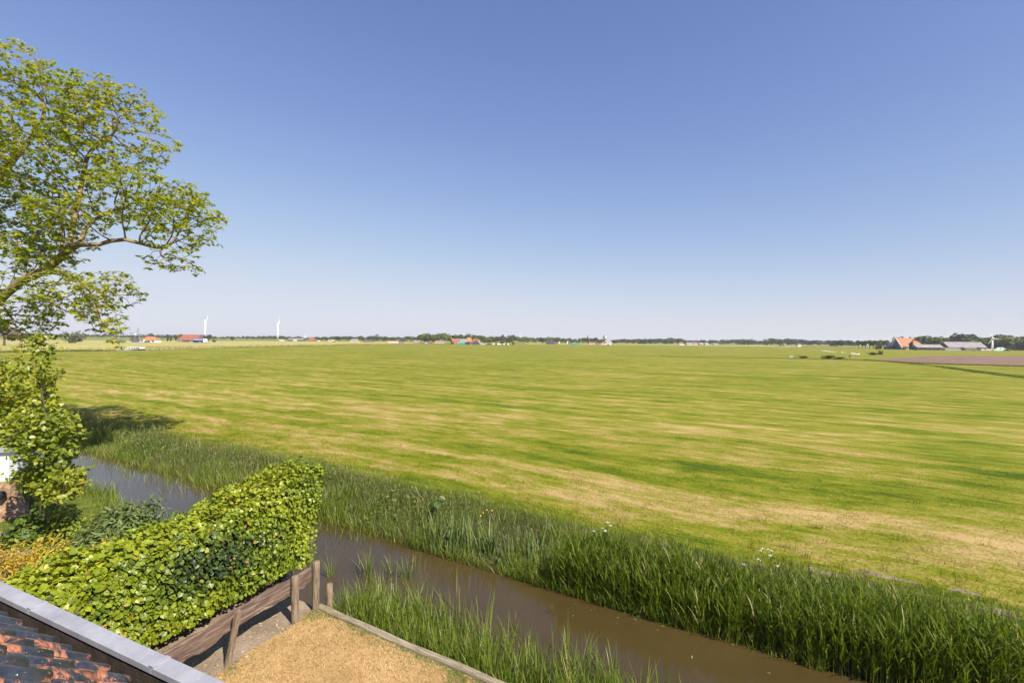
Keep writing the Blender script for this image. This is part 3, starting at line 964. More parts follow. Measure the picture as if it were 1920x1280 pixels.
# inner stems
mb = MB()
for i in range(150):
    v0 = RNG.uniform(1.7, 7.3); u0 = RNG.uniform(-8.95, -8.35)
    h = hedge_h(v0) * RNG.uniform(0.7, 0.97)
    pts = [UV(u0 + RNG.normal(0, .07) * j, v0 + RNG.normal(0, .1) * j, h * j / 3) - HB for j in range(4)]
    mb.tube(pts, [0.022, 0.017, 0.012, 0.006], 4, cap=False)
mb.build('stem', MAT['dark_bark'], hedge)
cb = MB()
vs = np.linspace(1.5, 7.3, 14); V = []
for v_ in vs:
    h = hedge_h(v_) - 0.2
    for (u_, z_) in ((-8.42, 0.0), (-8.30, h * .7), (-8.40, h), (-8.85, h), (-8.95, h * .7), (-8.85, 0.0)):
        V.append(UV(u_ + RNG.normal(0, .03), v_, z_) - HB)
nv = len(vs)
Fq = [(i * 6 + j, i * 6 + (j + 1) % 6, (i + 1) * 6 + (j + 1) % 6, (i + 1) * 6 + j) for i in range(nv - 1) for j in range(6)]
Fq += [tuple(range(6)), tuple(range((nv - 1) * 6, nv * 6))[::-1]]
cb.add(V, Fq).build('dark_core', MAT['dark_bark'], hedge)  # solid dark filler, so the gaps between leaves look shaded

# ================================================================== FENCE, EDGING, STAKE
FU = -6.93
fence = empty('garden_fence', UV(FU, 5.8, 0), -HA, 'low rustic fence of one waney edged board on three wooden posts', 'fence')
FO = np.array([FU, 5.8, 0.0])


def log(mb, base, top, r, seed, n=14, m=7, worn=0.05):
    rr = np.random.default_rng(seed)
    pts = [np.array(base) + (np.array(top) - np.array(base)) * i / m for i in range(m + 1)]
    rad = [r * (1 + rr.normal(0, worn * .5)) for _ in range(m)] + [r * 0.93]
    pts.append(np.array(top) + [0, 0, r * 0.16]); rad.append(r * 0.62)
    return mb.tube(pts, rad, n)


log(MB(), (FU, 6.66, -0.1), (FU + 0.01, 6.66, 0.89), 0.066, 1).build('post', MAT['post'], fence, True, rel=FO)
log(MB(), (FU, 6.20, -0.1), (FU, 6.19, 0.82), 0.066, 2).build('post', MAT['post'], fence, True, rel=FO)
pm = MB()
rr = np.random.default_rng(5)
pts = [(FU + 0.0 + 0.012 * i, 4.93 + 0.014 * i, -0.1 + 0.115 * i) for i in range(9)]
V = []
for i, p in enumerate(pts):
    for t in range(8):
        a = 2 * math.pi * t / 8
        r0 = (0.052 if t % 2 else 0.040) * (1 + rr.normal(0, .10))
        V.append((p[0] + r0 * math.cos(a) * .8, p[1] + r0 * math.sin(a), p[2] + (rr.normal(0, .02) if i == 8 else 0)))
Fp = [(i * 8 + t, i * 8 + (t + 1) % 8, (i + 1) * 8 + (t + 1) % 8, (i + 1) * 8 + t) for i in range(8) for t in range(8)] + [tuple(range(64, 72)), tuple(range(8))[::-1]]
o = pm.add(V, Fp).build('post', MAT['post'], fence, rel=FO); o['label'] = 'leaning split post with a jagged weathered top'


def board(v0, v1, zt, zb, seed, name='board', th=0.045, uo=0.0):
    rr = np.random.default_rng(seed); n = 46
    vs = np.linspace(v0, v1, n); k = (vs - v0) / (v1 - v0)
    top = zt[0] + (zt[1] - zt[0]) * k + 0.022 * np.sin(vs * 3.1 + seed) + 0.012 * np.sin(vs * 9 + 2 * seed) + rr.normal(0, .005, n)
    bot = zb[0] + (zb[1] - zb[0]) * k + 0.035 * np.sin(vs * 3.7 + 2.2 * seed) + 0.018 * np.sin(vs * 11 + seed) + rr.normal(0, .007, n)
    u_in = FU - 0.068 + uo; V = []
    for i in range(n):
        zs = [bot[i], bot[i] + .02, .5 * (top[i] + bot[i]), top[i] - .02, top[i]]
        for j, z in enumerate(zs): V.append((u_in + (0.0 if 0 < j < 4 else -.012) + rr.normal(0, .0025), vs[i], z))
        for j, z in enumerate(zs[::-1]): V.append((u_in - th + (0.0 if 0 < j < 4 else .012), vs[i], z))
    F = [(i * 10 + j, i * 10 + (j + 1) % 10, (i + 1) * 10 + (j + 1) % 10, (i + 1) * 10 + j) for i in range(n - 1) for j in range(10)]
    F += [tuple(range(10))[::-1], tuple(range((n - 1) * 10, n * 10))]
    return MB().add(V, F).build(name, MAT['board'], fence, rel=FO)


board(2.6, 6.62, (0.64, 0.80), (0.33, 0.53), 3)

edging = empty('timber_edging', ST(-3.0, 5.95, 0), -DA, 'long weathered timber beam edging the dry lawn along the water', 'edging')
EO = np.array([-3.0, 5.95, 0.0])
eb = MB(); V = []
rr = np.random.default_rng(9)
ss = np.linspace(-7.62, 7.0, 60)
wob = 0.012 * np.sin(ss * 1.3) + 0.008 * np.sin(ss * 3.7)
for i, s_ in enumerate(ss):
    for (t_, z_) in ((5.89, -0.16), (5.89, 0.035), (5.905, 0.055), (6.005, 0.05), (6.02, 0.03), (6.02, -0.16)):
        V.append((s_, t_ + wob[i] + rr.normal(0, .002), z_ + rr.normal(0, .003)))
Fe = [(i * 6 + j, i * 6 + (j + 1) % 6, (i + 1) * 6 + (j + 1) % 6, (i + 1) * 6 + j) for i in range(59) for j in range(6)] + [tuple(range(6))[::-1], tuple(range(354, 360))]
eb.add(V, Fe).build('beam', MAT['beam'], edging, rel=EO)
for i in range(10):
    s_ = -7.4 + i * 1.45
    MB().box((s_, 6.045, -0.55), (1.40, 0.03, 0.85)).build('sheet_board', MAT['beam'], edging, rel=EO)
stake = MB()
log(stake, (0, 0, -1.2), (0.005, 0, 0.42), 0.062, 7)
p = at_z(617, 1136, 0.0)
tag(stake.build('wooden_stake', MAT['post'], None, True, loc=p), 'short sawn off round stake beside the end post at the water corner', 'stake')

# ================================================================== GROUND COVER AND BANK PLANTS
def stuff(name, soup, mat, label=None, cat=None):
    o = link(name, soup.data(name, mat))
    return tag(o, label, cat, kind='stuff')


def in_view(P, margin=60):
    d = P - EYE
    f = d @ _fwd
    x = 960 + FPX * (d @ _right) / np.maximum(f, .1); y = 640 - FPX * (d @ _up) / np.maximum(f, .1)
    return (f > 0.5) & (x > -margin) & (x < 1920 + margin) & (y < 1280 + margin * 2) & (y > -margin)


# dry lawn blades
sp = Soup()
u = RNG.uniform(-6.95, 0.5, 190000); v = RNG.uniform(2.6, 7.2, 190000)
P = UV(u, v, 0.008)
s_, t_ = to_st(P)
edge_u = -6.92 + 0.10 * vnoise(np.stack([u * 0, v, v * 0], -1), 5.0, 4)
keep = (t_ < 5.86) & in_view(P) & (u > edge_u + RNG.exponential(0.06, len(u)))
P, s_, t_, u, v = P[keep], s_[keep], t_[keep], u[keep], v[keep]
clump = vnoise(P, 6.0, 5)
tint = np.clip(0.48 + 0.16 * vnoise(P, 2.2, 6) + RNG.normal(0, .12, len(P)), 0, 0.87)
green = (np.exp(-(5.86 - t_) / 0.12) * 0.5 + 0.03 + 0.5 * (vnoise(P, 1.9, 8) > .93) + 0.55 * np.exp(-((u + 6.8) / .14) ** 2) * (np.exp(-((v - 6.5) / .3) ** 2) + np.exp(-((v - 4.93) / .14) ** 2))) > RNG.uniform(0, 1, len(P))
tint = np.where(green, RNG.uniform(0.95, 1.0, len(P)), tint)
sp.blades(P, RNG.uniform(.03, .075, len(P)) * (1 + .3 * clump) * np.where(green, 1.5, 1), RNG.uniform(.0035, .007, len(P)), RNG.uniform(.85, 1.5, len(P)), RNG.uniform(-.3, .3, len(P)), tint, seg=2)
stuff('dry_grass', sp, MAT['straw'])

# short meadow grass close to the ditch takes its colour from the meadow itself
sp = Soup()
n = 210000
t_ = EDGE_T - 0.75 + RNG.uniform(0, 1, n) ** 1.7 * 17; s_ = RNG.uniform(-32, 16, n)
P = ST(s_, t_, FZ)
keep = in_view(P, 20); P = P[keep]; t_ = t_[keep]
sp.blades(P, RNG.uniform(.05, .10, len(P)) * (1 + .35 * vnoise(P, 1.3, 9)), RNG.uniform(.006, .012, len(P)), RNG.uniform(.75, 1.35, len(P)), RNG.uniform(-.2, .35, len(P)), np.zeros(len(P)), seg=2)
stuff('meadow_grass', sp, MAT['field'])

# taller tufts missed by the mower, thinning out away from the bank
sp = Soup()
nc = 1500
tc_ = 12.3 + RNG.exponential(3.6, nc); sc_ = RNG.uniform(-40, 24, nc)
k_ = RNG.integers(5, 16, nc)
s_ = np.repeat(sc_, k_) + RNG.normal(0, .09, k_.sum()); t_ = np.repeat(tc_, k_) + RNG.normal(0, .06, k_.sum())
P = ST(s_, t_, FZ)
keep = in_view(P, 20) & (t_ > 12.2); P, t_ = P[keep], t_[keep]
sp.blades(P, RNG.uniform(.08, .20, len(P)) * np.clip(1.6 - (t_ - 12) * .07, .6, 1.6), RNG.uniform(.006, .011, len(P)), RNG.uniform(.1, .9, len(P)), RNG.uniform(.2, .9, len(P)), np.zeros(len(P)), seg=2)
stuff('meadow_tufts', sp, MAT['field'])

# green lawn behind the hedge
sp = Soup()
u = RNG.uniform(-24, -9.4, 40000); v = RNG.uniform(3.5, 13, 40000)
P = UV(u, v, 0); s_, t_ = to_st(P)
keep = (t_ < near_edge(s_)) & in_view(P)
P = P[keep]
sp.blades(P, RNG.uniform(.06, .14, len(P)), RNG.uniform(.006, .01, len(P)), RNG.uniform(.1, .8, len(P)), .5, RNG.uniform(0, 1, len(P)), seg=2)
stuff('lawn_grass', sp, MAT['turf'])

# upper bank: seeding tall grass
sp = Soup()
n = 95000
s_ = RNG.uniform(-60, 15, n)
t_ = np.where(s_ < -6, RNG.normal(11.5, 0.75, n), RNG.normal(11.9, 0.55, n))
P = ST(s_, t_, 0); P[:, 2] = bank_z(s_, t_)
dens = 0.72 + 0.5 * vnoise(P, 1.1, 31)
keep = (t_ > 10.0) & (t_ < 13.2) & in_view(P) & (dens > RNG.uniform(0, 1, n))
P, s_, t_ = P[keep], s_[keep], t_[keep]
hh = (0.34 + 0.16 * vnoise(P, .9, 33)) * np.clip((13.3 - t_) / 1.3, .22, 1) * RNG.uniform(.6, 1.3, len(P)) * np.where(s_ < -6, 1.25, 1.0)
tint = np.clip(0.42 + 0.25 * vnoise(P, .7, 34) + RNG.normal(0, .18, len(P)), 0, 1)
sp.blades(P, np.maximum(hh, .08), RNG.uniform(.005, .011, len(P)), RNG.uniform(0, .5, len(P)), RNG.uniform(.1, .9, len(P)), tint, seg=3)
# purplish seed heads
m = RNG.uniform(0, 1, len(P)) > 0.86
Q = P[m] + np.stack([RNG.normal(0, .06, m.sum()), RNG.normal(0, .06, m.sum()), hh[m] * RNG.uniform(.85, 1.25, m.sum())], -1)
sp.blades(Q, RNG.uniform(.07, .14, len(Q)), RNG.uniform(.012, .022, len(Q)), RNG.uniform(0, .5, len(Q)), .3, RNG.uniform(.82, 1, len(Q)), seg=2)
stuff('bank_grass', sp, MAT['tall_grass'])


def reed_stand(sp, P, h, leaf=(.28, .45), wl=(.014, .026), nleaf=6, stem_w=.008, tint0=.45, spread=.12):
    n = len(P)
    tt = np.clip(tint0 + RNG.normal(0, .16, n), 0, .92)
    az = RNG.uniform(0, 2 * math.pi, n); ln = np.abs(RNG.normal(0, spread, n))
    sp.blades(P, h, stem_w, ln, .05, np.clip(tt + .38, 0, .97), seg=2, az=az)
    tt = np.where(RNG.uniform(0, 1, n) > .965, 1.0, tt)
    d = np.stack([np.cos(az) * np.sin(ln), np.sin(az) * np.sin(ln), np.cos(ln)], -1)
    for k in range(nleaf):
        f = 0.28 + 0.70 * (k + RNG.uniform(0, .8, n)) / nleaf
        Q = P + d * (h * f)[:, None]
        sp.blades(Q, RNG.uniform(*leaf, n) * (1.1 - .25 * f), RNG.uniform(*wl, n), RNG.uniform(.12, .6, n), RNG.uniform(.1, .9, n), np.clip(tt + RNG.normal(0, .1, n), 0, 1), seg=3)


IRIS = [at_z(850, 1028, WZ), at_z(1005, 1062, WZ), at_z(925, 1045, WZ)]
# far bank, right of the irises: dense broad leaved reed
sp = Soup()
n = 6400
s_ = RNG.uniform(-4.6, 13, n); t_ = 9.86 + np.abs(RNG.normal(0, 1, n)) * 0.70
P = ST(s_, t_, 0); P[:, 2] = np.maximum(bank_z(s_, t_), -.75)
hump = 0.72 + 0.20 * np.clip((s_ + 4) / 6, 0, 1)
room = np.ones(len(P), bool)
for q in IRIS: room &= np.linalg.norm((P - q)[:, :2], axis=1) > .42
keep = room & (t_ < 11.5) & in_view(P, 120) & (0.8 + .5 * vnoise(P, 1.2, 41) > RNG.uniform(0, 1, n))
P, s_, t_, hump = P[keep], s_[keep], t_[keep], hump[keep]
h = hump * (1.02 + .22 * vnoise(P, 1.5, 42) + RNG.normal(0, .15, len(P))) * np.clip(1.25 - .45 * (t_ - 9.95), .35, 1.0)
reed_stand(sp, P, h, (.26, .46), (.014, .027), 6, .008, .42)
stuff('reeds', sp, MAT['reed'])

# far bank, left part: softer sedge and grass leaning over the water
sp = Soup()
n = 44000
s_ = np.where(RNG.uniform(0, 1, n) < .22, RNG.uniform(-6, 0.5, n), RNG.uniform(-60, -3.0, n)); t_ = 9.82 + np.abs(RNG.normal(0, 1, n)) * 0.85
P = ST(s_, t_, 0); P[:, 2] = np.maximum(bank_z(s_, t_), -.7)
room = np.ones(len(P), bool)
for q in IRIS: room &= np.linalg.norm((P - q)[:, :2], axis=1) > .42
keep = room & (t_ < 11.9) & in_view(P) & (0.72 + .6 * vnoise(P, 1.4, 51) > RNG.uniform(0, 1, n))
P, s_, t_ = P[keep], s_[keep], t_[keep]
sp.blades(P, RNG.uniform(.26, .62, len(P)) * (1 + .4 * vnoise(P, 1.1, 52)), RNG.uniform(.008, .018, len(P)), RNG.uniform(0, .4, len(P)), RNG.uniform(.1, 1.0, len(P)), np.clip(.54 + .25 * vnoise(P, 1.0, 53) + RNG.normal(0, .17, len(P)), 0, 1), seg=3)
# thin stalks standing in the shallow edge
n = 800
s_ = RNG.uniform(-30, -10, n); t_ = 9.75 - np.abs(RNG.normal(0, .5, n))
P = ST(s_, t_, WZ - .05)
sp.blades(P, RNG.uniform(.3, .75, n), RNG.uniform(.007, .013, n), RNG.uniform(0, .45, n), RNG.uniform(.1, .9, n), RNG.uniform(.3, 1, n), seg=3)
stuff('bank_sedge', sp, MAT['sedge'])

# weed patches low on the bank: broad small leaves
sp = Soup()
n = 9000
s_ = RNG.uniform(-30, 13, n); t_ = RNG.normal(11.2, .6, n)
P = ST(s_, t_, 0); P[:, 2] = bank_z(s_, t_) + RNG.uniform(.05, .42, n)
keep = (t_ > 9.9) & (t_ < 12.6) & (vnoise(P, .8, 61) > .05) & in_view(P)
P = P[keep]
sp.leaves(P, unit(RNG.normal(0, .5, P.shape) + [0, 0, 1]), RNG.normal(0, 1, P.shape), RNG.uniform(.05, .11, len(P)), RNG.uniform(0, 1, len(P)), OUT_OVATE)
stuff('weeds', sp, MAT['shrub'])

# near side reeds growing in front of the edging
sp = Soup()
n = 5200
s_ = RNG.uniform(-7.6, 1.2, n); t_ = 6.12 + np.abs(RNG.normal(0, 1, n)) * (0.62 + 0.10 * np.sin(s_ * 1.7))
P = ST(s_, t_, WZ - .05)
dens = np.where(s_ < -4.2, .80, np.where(s_ < -2.6, .50, np.where(s_ < -1.2, .26, .10))) + .3 * vnoise(P, 1.6, 71)
keep = (t_ < 8.0) & in_view(P, 140) & (dens > RNG.uniform(0, 1, n))
P = P[keep]
for rep in range(2):
    Q = P + RNG.normal(0, .03, P.shape) * [1, 1, 0]
    sp.blades(Q, RNG.uniform(.45, 1.0, len(Q)), RNG.uniform(.012, .022, len(Q)), RNG.uniform(0, .30, len(Q)), RNG.uniform(.05, .75, len(Q)), np.where(RNG.uniform(0, 1, len(Q)) > .96, 1.0, np.clip(RNG.normal(.5, .2, len(Q)), 0, 1)), seg=4)
stuff('water_reeds', sp, MAT['sedge'])


# single tufts out in the water, each a thing
def tuft(px, py, n, h, spread, label, group='reed tufts standing in the ditch', mat='sedge'):
    c = at_z(px, py, WZ)
    sp = Soup()
    a = RNG.uniform(0, 6.28, n); r_ = np.abs(RNG.normal(0, spread, n))
    P = np.stack([np.cos(a) * r_, np.sin(a) * r_, np.full(n, -.06)], -1)
    sp.blades(P, RNG.uniform(.6, 1.05, n) * h, RNG.uniform(.010, .017, n), RNG.uniform(.02, .4, n), RNG.uniform(.05, .8, n), np.clip(RNG.normal(.5, .25, n), 0, 1), seg=4, az=a + RNG.normal(0, .6, n))
    o = link('reed_tuft', sp.data('reed_tuft', MAT[mat]), None, c)
    return tag(o, label, 'reed', group)


tuft(690, 1078, 42, .75, .13, 'fuller reed tuft in mid water behind the end post')
tuft(766, 1082, 46, .66, .22, 'loose wide reed tuft in mid water beside the irises')
tuft(622, 1080, 18, .75, .07, 'slim reed tuft rising just behind the tall end post')
tuft(578, 1072, 10, .8, .07, 'thin pale reed tuft beside the hedge end')
tuft(735, 1075, 20, .55, .12, 'small reed tuft between the two fuller water tufts')
tuft(968, 1182, 9, .42, .03, 'tiny lone reed sprout in open brown water')
tuft(1036, 1148, 6, .3, .03, 'tiniest bent reed sprout nearest the far bank')
tuft(1010, 1262, 26, .9, .09, 'leafy reed tuft at the outer rim of the near reeds')
tuft(1085, 1272, 16, .85, .09, 'small reed tuft beyond the rim of the near reeds')
tuft(1150, 1290, 16, .72, .08, 'reed tuft cut by the lower frame in open water')
tuft(1235, 1300, 8, .62, .06, 'thin outermost reed tuft low in open water')

# yellow iris clumps on the far bank
def iris(px, py, n, h, sp_, label):
    c = at_z(px, py, WZ)
    root = empty('iris_clump', c, 0, label, 'iris', 'iris clumps on the far bank')
    for q in range(n):
        s1 = Soup()
        a = RNG.uniform(0, 6.28); r_ = min(abs(RNG.normal(0, sp_)), 1.3 * sp_)
        P = np.array([[math.cos(a) * r_ * 1.5, math.sin(a) * r_ * .7, -.1]])
        P = ST(P[:, 0], P[:, 1], P[:, 2])
        s1.blades(P, np.array([h * RNG.uniform(.7, 1.05)]), RNG.uniform(.026, .042, 1), RNG.uniform(.0, .34, 1), RNG.uniform(.02, .5, 1), RNG.uniform(0, 1, 1), seg=4)
        link('leaf', s1.data('leaf', MAT['iris']), root)
    return root


iris(850, 1030, 110, 1.25, .50, 'large clump of broad upright grey green iris leaves at the water edge')
iris(1005, 1064, 60, 1.1, .32, 'smaller dark iris clump to the side of the big iris clump')
iris(925, 1047, 60, 1.15, .34, 'middle iris clump joining the two others at the bank')


def umbels(px, py, z, n, label):
    c = at_z(px, py, z); c[2] = FZ - .15
    root = empty('cow_parsley', c, 0, label, 'wild flower', 'white umbel flowers on the far bank')
    st = MB()
    for q in range(n):
        a = RNG.uniform(0, 6.28); r_ = RNG.uniform(.05, .3)
        tip = np.array([math.cos(a) * r_, math.sin(a) * r_, z - c[2] + RNG.uniform(-.12, .12)])
        st.tube([(0, 0, 0), tip * [.4, .4, .55], tip], [.006, .004, .003], 4)
        fb = MB()
        for w in range(9):
            b = RNG.uniform(0, 6.28); rr_ = RNG.uniform(0, .045)
            fb.ball(tip + [math.cos(b) * rr_, math.sin(b) * rr_, RNG.uniform(-.006, .008)], .009, 6, 3, (1, 1, .5))
        fb.build('flower_head', MAT['flower_white'], root)
    st.build('stem', MAT['shrub'], root)


umbels(1130, 992, .45, 6, 'cluster of small white umbel flowers at mid bank')
umbels(1442, 1040, .5, 6, 'larger white umbel flowers near the mown meadow')
umbels(1424, 1062, .4, 2, 'pair of white umbel flowers just below the larger cluster')


def broadleaf(name, px, py, z, n, size, label, mat='buddleia', h=.5, upr=.4):
    c = at_z(px, py, z)
    root = empty(name, c, 0, label, 'plant')
    for q in range(n):
        s1 = Soup()
        a = RNG.uniform(0, 6.28)
        P = np.array([[math.cos(a) * .06, math.sin(a) * .06, RNG.uniform(.1, h)]])
        nn = np.array([[math.cos(a) * upr, math.sin(a) * upr, 1.0]]) + RNG.normal(0, .25, (1, 3))
        s1.leaves(P, nn, np.array([[math.cos(a), math.sin(a), .2]]), size * RNG.uniform(.7, 1.1, 1), RNG.uniform(0, 1, 1), OUT_OVATE)
        link('leaf', s1.data('leaf', MAT[mat]), root)
    MB().tube([(0, 0, -.2), (0, 0, h)], [.012, .006], 5).build('stem', MAT[mat], root)
    return root


broadleaf('butterbur', 822, 965, -.1, 11, .24, 'tall grey green broad leaved plant above the irises', h=.62)
broadleaf('dock_plant', 940, 1050, -.5, 4, .20, 'pale broad dock leaf low among the iris leaves', 'iris', .15, 1.2)
broadleaf('dock_plant', 1258, 1150, -.5, 4, .26, 'single large dock leaf hanging over the water edge', 'iris', .22, 1.2)
c = at_z(905, 952, .45); c[2] = FZ - .1
root = empty('buttercup', c, 0, 'yellow flowers standing above the iris leaves', 'wild flower')
st = MB(); fl = MB()
for q in range(4):
    tip = np.array([RNG.normal(0, .12), RNG.normal(0, .12), .55 + RNG.uniform(-.1, .1)])
    st.tube([(0, 0, 0), tip], [.005, .003], 4); fl = MB()
    fl.ball(tip, .022, 7, 4, (1, 1, .7)); fl.build('flower_head', MAT['flower_yellow'], root)
st.build('stem', MAT['shrub'], root)


# bare patches on top of the bank
def bare(px, py, w, d, seed):
    c = at_z(px, py, FZ)
    pts = [c[:2] + ST(math.cos(a) * w, math.sin(a) * d)[:2] * (1 + .25 * math.sin(3 * a + seed) + .15 * math.sin(7 * a)) for a in np.linspace(0, 6.28, 28, endpoint=False)]
    n_ = len(pts); V = np.array([(p[0], p[1], 0) for p in pts] + [(c[0], c[1], 0)])
    for q in V: q[2] = FZ + 0.004
    F = np.array([(n_, i, (i + 1) % n_) for i in range(n_)])
    tag(link('bare_ground', mesh_data('bare_ground', V, [F], MAT['soil'])), kind='structure')


bare(1545, 1072, .36, .13, 1); bare(1655, 1079, .55, .12, 2); bare(1806, 1108, .25, .1, 3); bare(1870, 1146, .35, .12, 4); bare(672, 897, .4, .2, 5); bare(1228, 1018, .3, .12, 6)

# ================================================================== THE BIG TREE AT THE LEFT
def crown_points(lobes, dist, n, seed, ddepth=2.6, off=0.0):
    """attraction points in ellipsoids: (px, py, rx, ry, depth offset, weight)"""
    r = np.random.default_rng(seed); out = []
    w = np.array([l[2] * l[3] * l[5] for l in lobes], float); w /= w.sum()
    for l, k in zip(lobes, (w * n).astype(int)):
        v = unit(r.normal(size=(k, 3))) * r.uniform(0, 1, (k, 1)) ** (1 / 2.6)
        c = at_y(l[0], l[1], dist + l[4])
        sx, sz = l[2] / FPX * (dist + l[4]), l[3] / FPX * (dist + l[4])
        out.append(c + v * [sx, min(ddepth, 1.3 * max(sx, sz)), sz])
    return np.concatenate(out)


D = 21.0
lobes = [(35, 165, 105, 75, 0.5, 1), (90, 285, 115, 95, -.8, 1), (215, 235, 95, 90, 1.0, .8), (262, 375, 120, 60, 0.0, .9), (345, 420, 72, 68, -.5, .75),
         (60, 420, 130, 85, .8, 1), (165, 545, 80, 46, -1.2, 1.7), (180, 608, 40, 46, -1.3, 2.2), (25, 602, 64, 50, -1.0, 2.2), (62, 470, 55, 40, -1.8, 1.4), (85, 560, 60, 34, -1.4, 1.6), (120, 405, 60, 40, -2.0, 1.0), (205, 178, 55, 34, .8, .6), (330, 490, 55, 28, -.3, .5),
         (300, 262, 30, 30, .5, .4), (-130, 200, 120, 140, 0, .45), (-160, 430, 130, 150, 0, .45), (-110, 300, 110, 160, 3.0, .3), (185, 642, 26, 20, -1.4, 1.6)]
A = crown_points(lobes, D, 11500, 3)
A = A[vnoise(A, .85, 44) > -.34]
trunk_base = np.array([-25.6, 21.3, -0.05])
sk = [trunk_base, trunk_base + [.1, 0, 1.6], trunk_base + [.25, -.1, 3.2], trunk_base + [.6, -.1, 4.6]]
pr = [-1, 0, 1, 2]


def limb(pix, start, dep):
    """a limb bent through picture points, at its own depth off the trunk plane"""
    i = start; first = True
    for (px, py), dd_ in zip(pix, dep):
        q = at_y(px, py, D + dd_)
        a = sk[i]; k = max(1, int(np.linalg.norm(q - a) / .45))
        for j in range(1, k + 1):
            sk.append(a + (q - a) * j / k); pr.append(i); i = len(sk) - 1
    return i


j1 = limb([(-30, 590)], 3, [0.0])
j2 = limb([(0, 560), (45, 522), (88, 508), (105, 490), (128, 466), (150, 455)], j1, [-.1, -.3, -.5, -.6, -.6, -.6])
j3 = limb([(158, 430), (170, 412), (195, 402), (225, 392)], j2, [-.4, -.3, -.2, 0])
limb([(185, 463), (205, 449), (235, 446), (262, 455), (300, 470)], j2, [-.7, -.7, -.6, -.5, -.4])
limb([(112, 440), (118, 420), (110, 390), (112, 350)], limb([(120, 470)], j2 - 2, [-.5]), [-.2, .3, .6, .8])
limb([(140, 520), (170, 540)], j2 - 3, [-1.0, -1.2])
limb([(15, 590), (30, 610)], j1 + 2, [-.6, -.9])
k1 = limb([(-60, 430), (-20, 370), (5, 325), (22, 300)], 3, [.3, .3, .4, .4])
k2 = limb([(48, 275), (62, 255), (85, 225), (88, 195)], k1, [.4, .5, .6, .6])
limb([(140, 215)], k2 - 2, [1.2])
limb([(30, 250), (22, 215)], k1, [-.3, -.5])
limb([(165, 285), (190, 262), (215, 255)], j3 - 5, [1.0, 1.0, 1.0])
nd, par = grow(sk, pr, A, 0.28, 0.29, 4.0, 190, 0.03, 0.22, 5)
rad, kids = branch_radii(par, 0.0080, 2.18)
big_tree = empty('maple_tree', trunk_base, 0, 'large spreading maple with fresh yellow green leaves at the frame edge', 'tree')
wood_mesh(nd, par, rad, kids, 0, trunk_base).build('trunk', MAT['bark'], big_tree, True)
twig = np.where((rad < 0.024) & (nd[:, 2] > 2.0))[0]
tipk = np.array([len(kids[i]) == 0 for i in twig])
twig = twig[RNG.uniform(0, 1, len(twig)) < np.where(tipk, 1.0, .62)]
nl = 8                                                    # a rosette of leaves at each twig end
cen = np.repeat(nd[twig] + RNG.normal(0, .03, (len(twig), 3)), nl, 0)
az = np.tile(np.arange(nl) * 2 * math.pi / nl, len(twig)) + np.repeat(RNG.uniform(0, 6.28, len(twig)), nl) + RNG.normal(0, .35, len(cen))
dr = RNG.uniform(-.75, .12, len(cen))
al = np.stack([np.cos(az), np.sin(az), dr], -1)
Pl = cen + al * RNG.uniform(.02, .11, (len(cen), 1)) + [0, 0, .03]
keep = RNG.uniform(0, 1, len(Pl)) < .9
Pl, al, az, dr = Pl[keep], al[keep], az[keep], dr[keep]
nrm = unit(np.stack([-np.cos(az) * dr, -np.sin(az) * dr, np.ones(len(Pl))], -1) + RNG.normal(0, .30, Pl.shape))
sp = Soup()
tint = np.clip(.5 + .22 * vnoise(Pl, .8, 81) + RNG.normal(0, .17, len(Pl)), 0, 1)
sp.leaves(Pl, nrm, al, RNG.uniform(.115, .205, len(Pl)), tint, OUT_MAPLE, fold=.10)
tag(link('leaves', sp.data('leaves', MAT['maple'], trunk_base), big_tree), kind='stuff')
print('maple nodes', len(nd), 'leaves', len(Pl))


# ================================================================== SMALL TREE AND SHRUBS AT THE LEFT
def small_tree(name, base, stems, lobes, dist, n, seed, label, mat, leafsize, step=.16, kill=.2, per=7, wood='dark_bark', tip=.0035):
    global sk, pr, D
    A = crown_points(lobes, dist, n, seed, .75)
    sk2 = [np.array(base, float)]; pr2 = [-1]
    for st_ in stems:
        i = 0
        for px, py, dd_ in st_:
            q = at_y(px, py, dist + dd_); a = sk2[i]; k = max(1, int(np.linalg.norm(q - a) / .2))
            for j in range(1, k + 1):
                sk2.append(a + (q - a) * j / k); pr2.append(i); i = len(sk2) - 1
    nd, par = grow(sk2, pr2, A, step, kill, 2.2, 130, .05, .25, seed)
    rad, kids = branch_radii(par, tip, 2.4)
    root = empty(name, base, 0, label, 'tree')
    wood_mesh(nd, par, rad, kids, 0, np.array(base)).build('trunk', MAT[wood], root, True)
    tw = np.where(rad < tip * 2.6)[0]
    Pn = np.repeat(nd[tw], per, 0)
    off = RNG.normal(0, .06, Pn.shape); P = Pn + off
    P = P[RNG.uniform(0, 1, len(P)) < .8]; off = P - P + RNG.normal(0, 1, P.shape)
    nrm = unit(RNG.normal(0, .5, P.shape) + [.15, -.25, .8])
    al = unit(off) + [0, 0, -.4]
    tint = np.clip(.5 + .22 * vnoise(P, 1.6, seed) + RNG.normal(0, .17, len(P)), 0, 1)
    s1 = Soup(); s1.leaves(P, nrm, al, RNG.uniform(.75, 1.2, len(P)) * leafsize, tint, OUT_OVATE, fold=.08)
    tag(link('leaves', s1.data('leaves', MAT[mat], np.array(base)), root), kind='stuff')
    return root


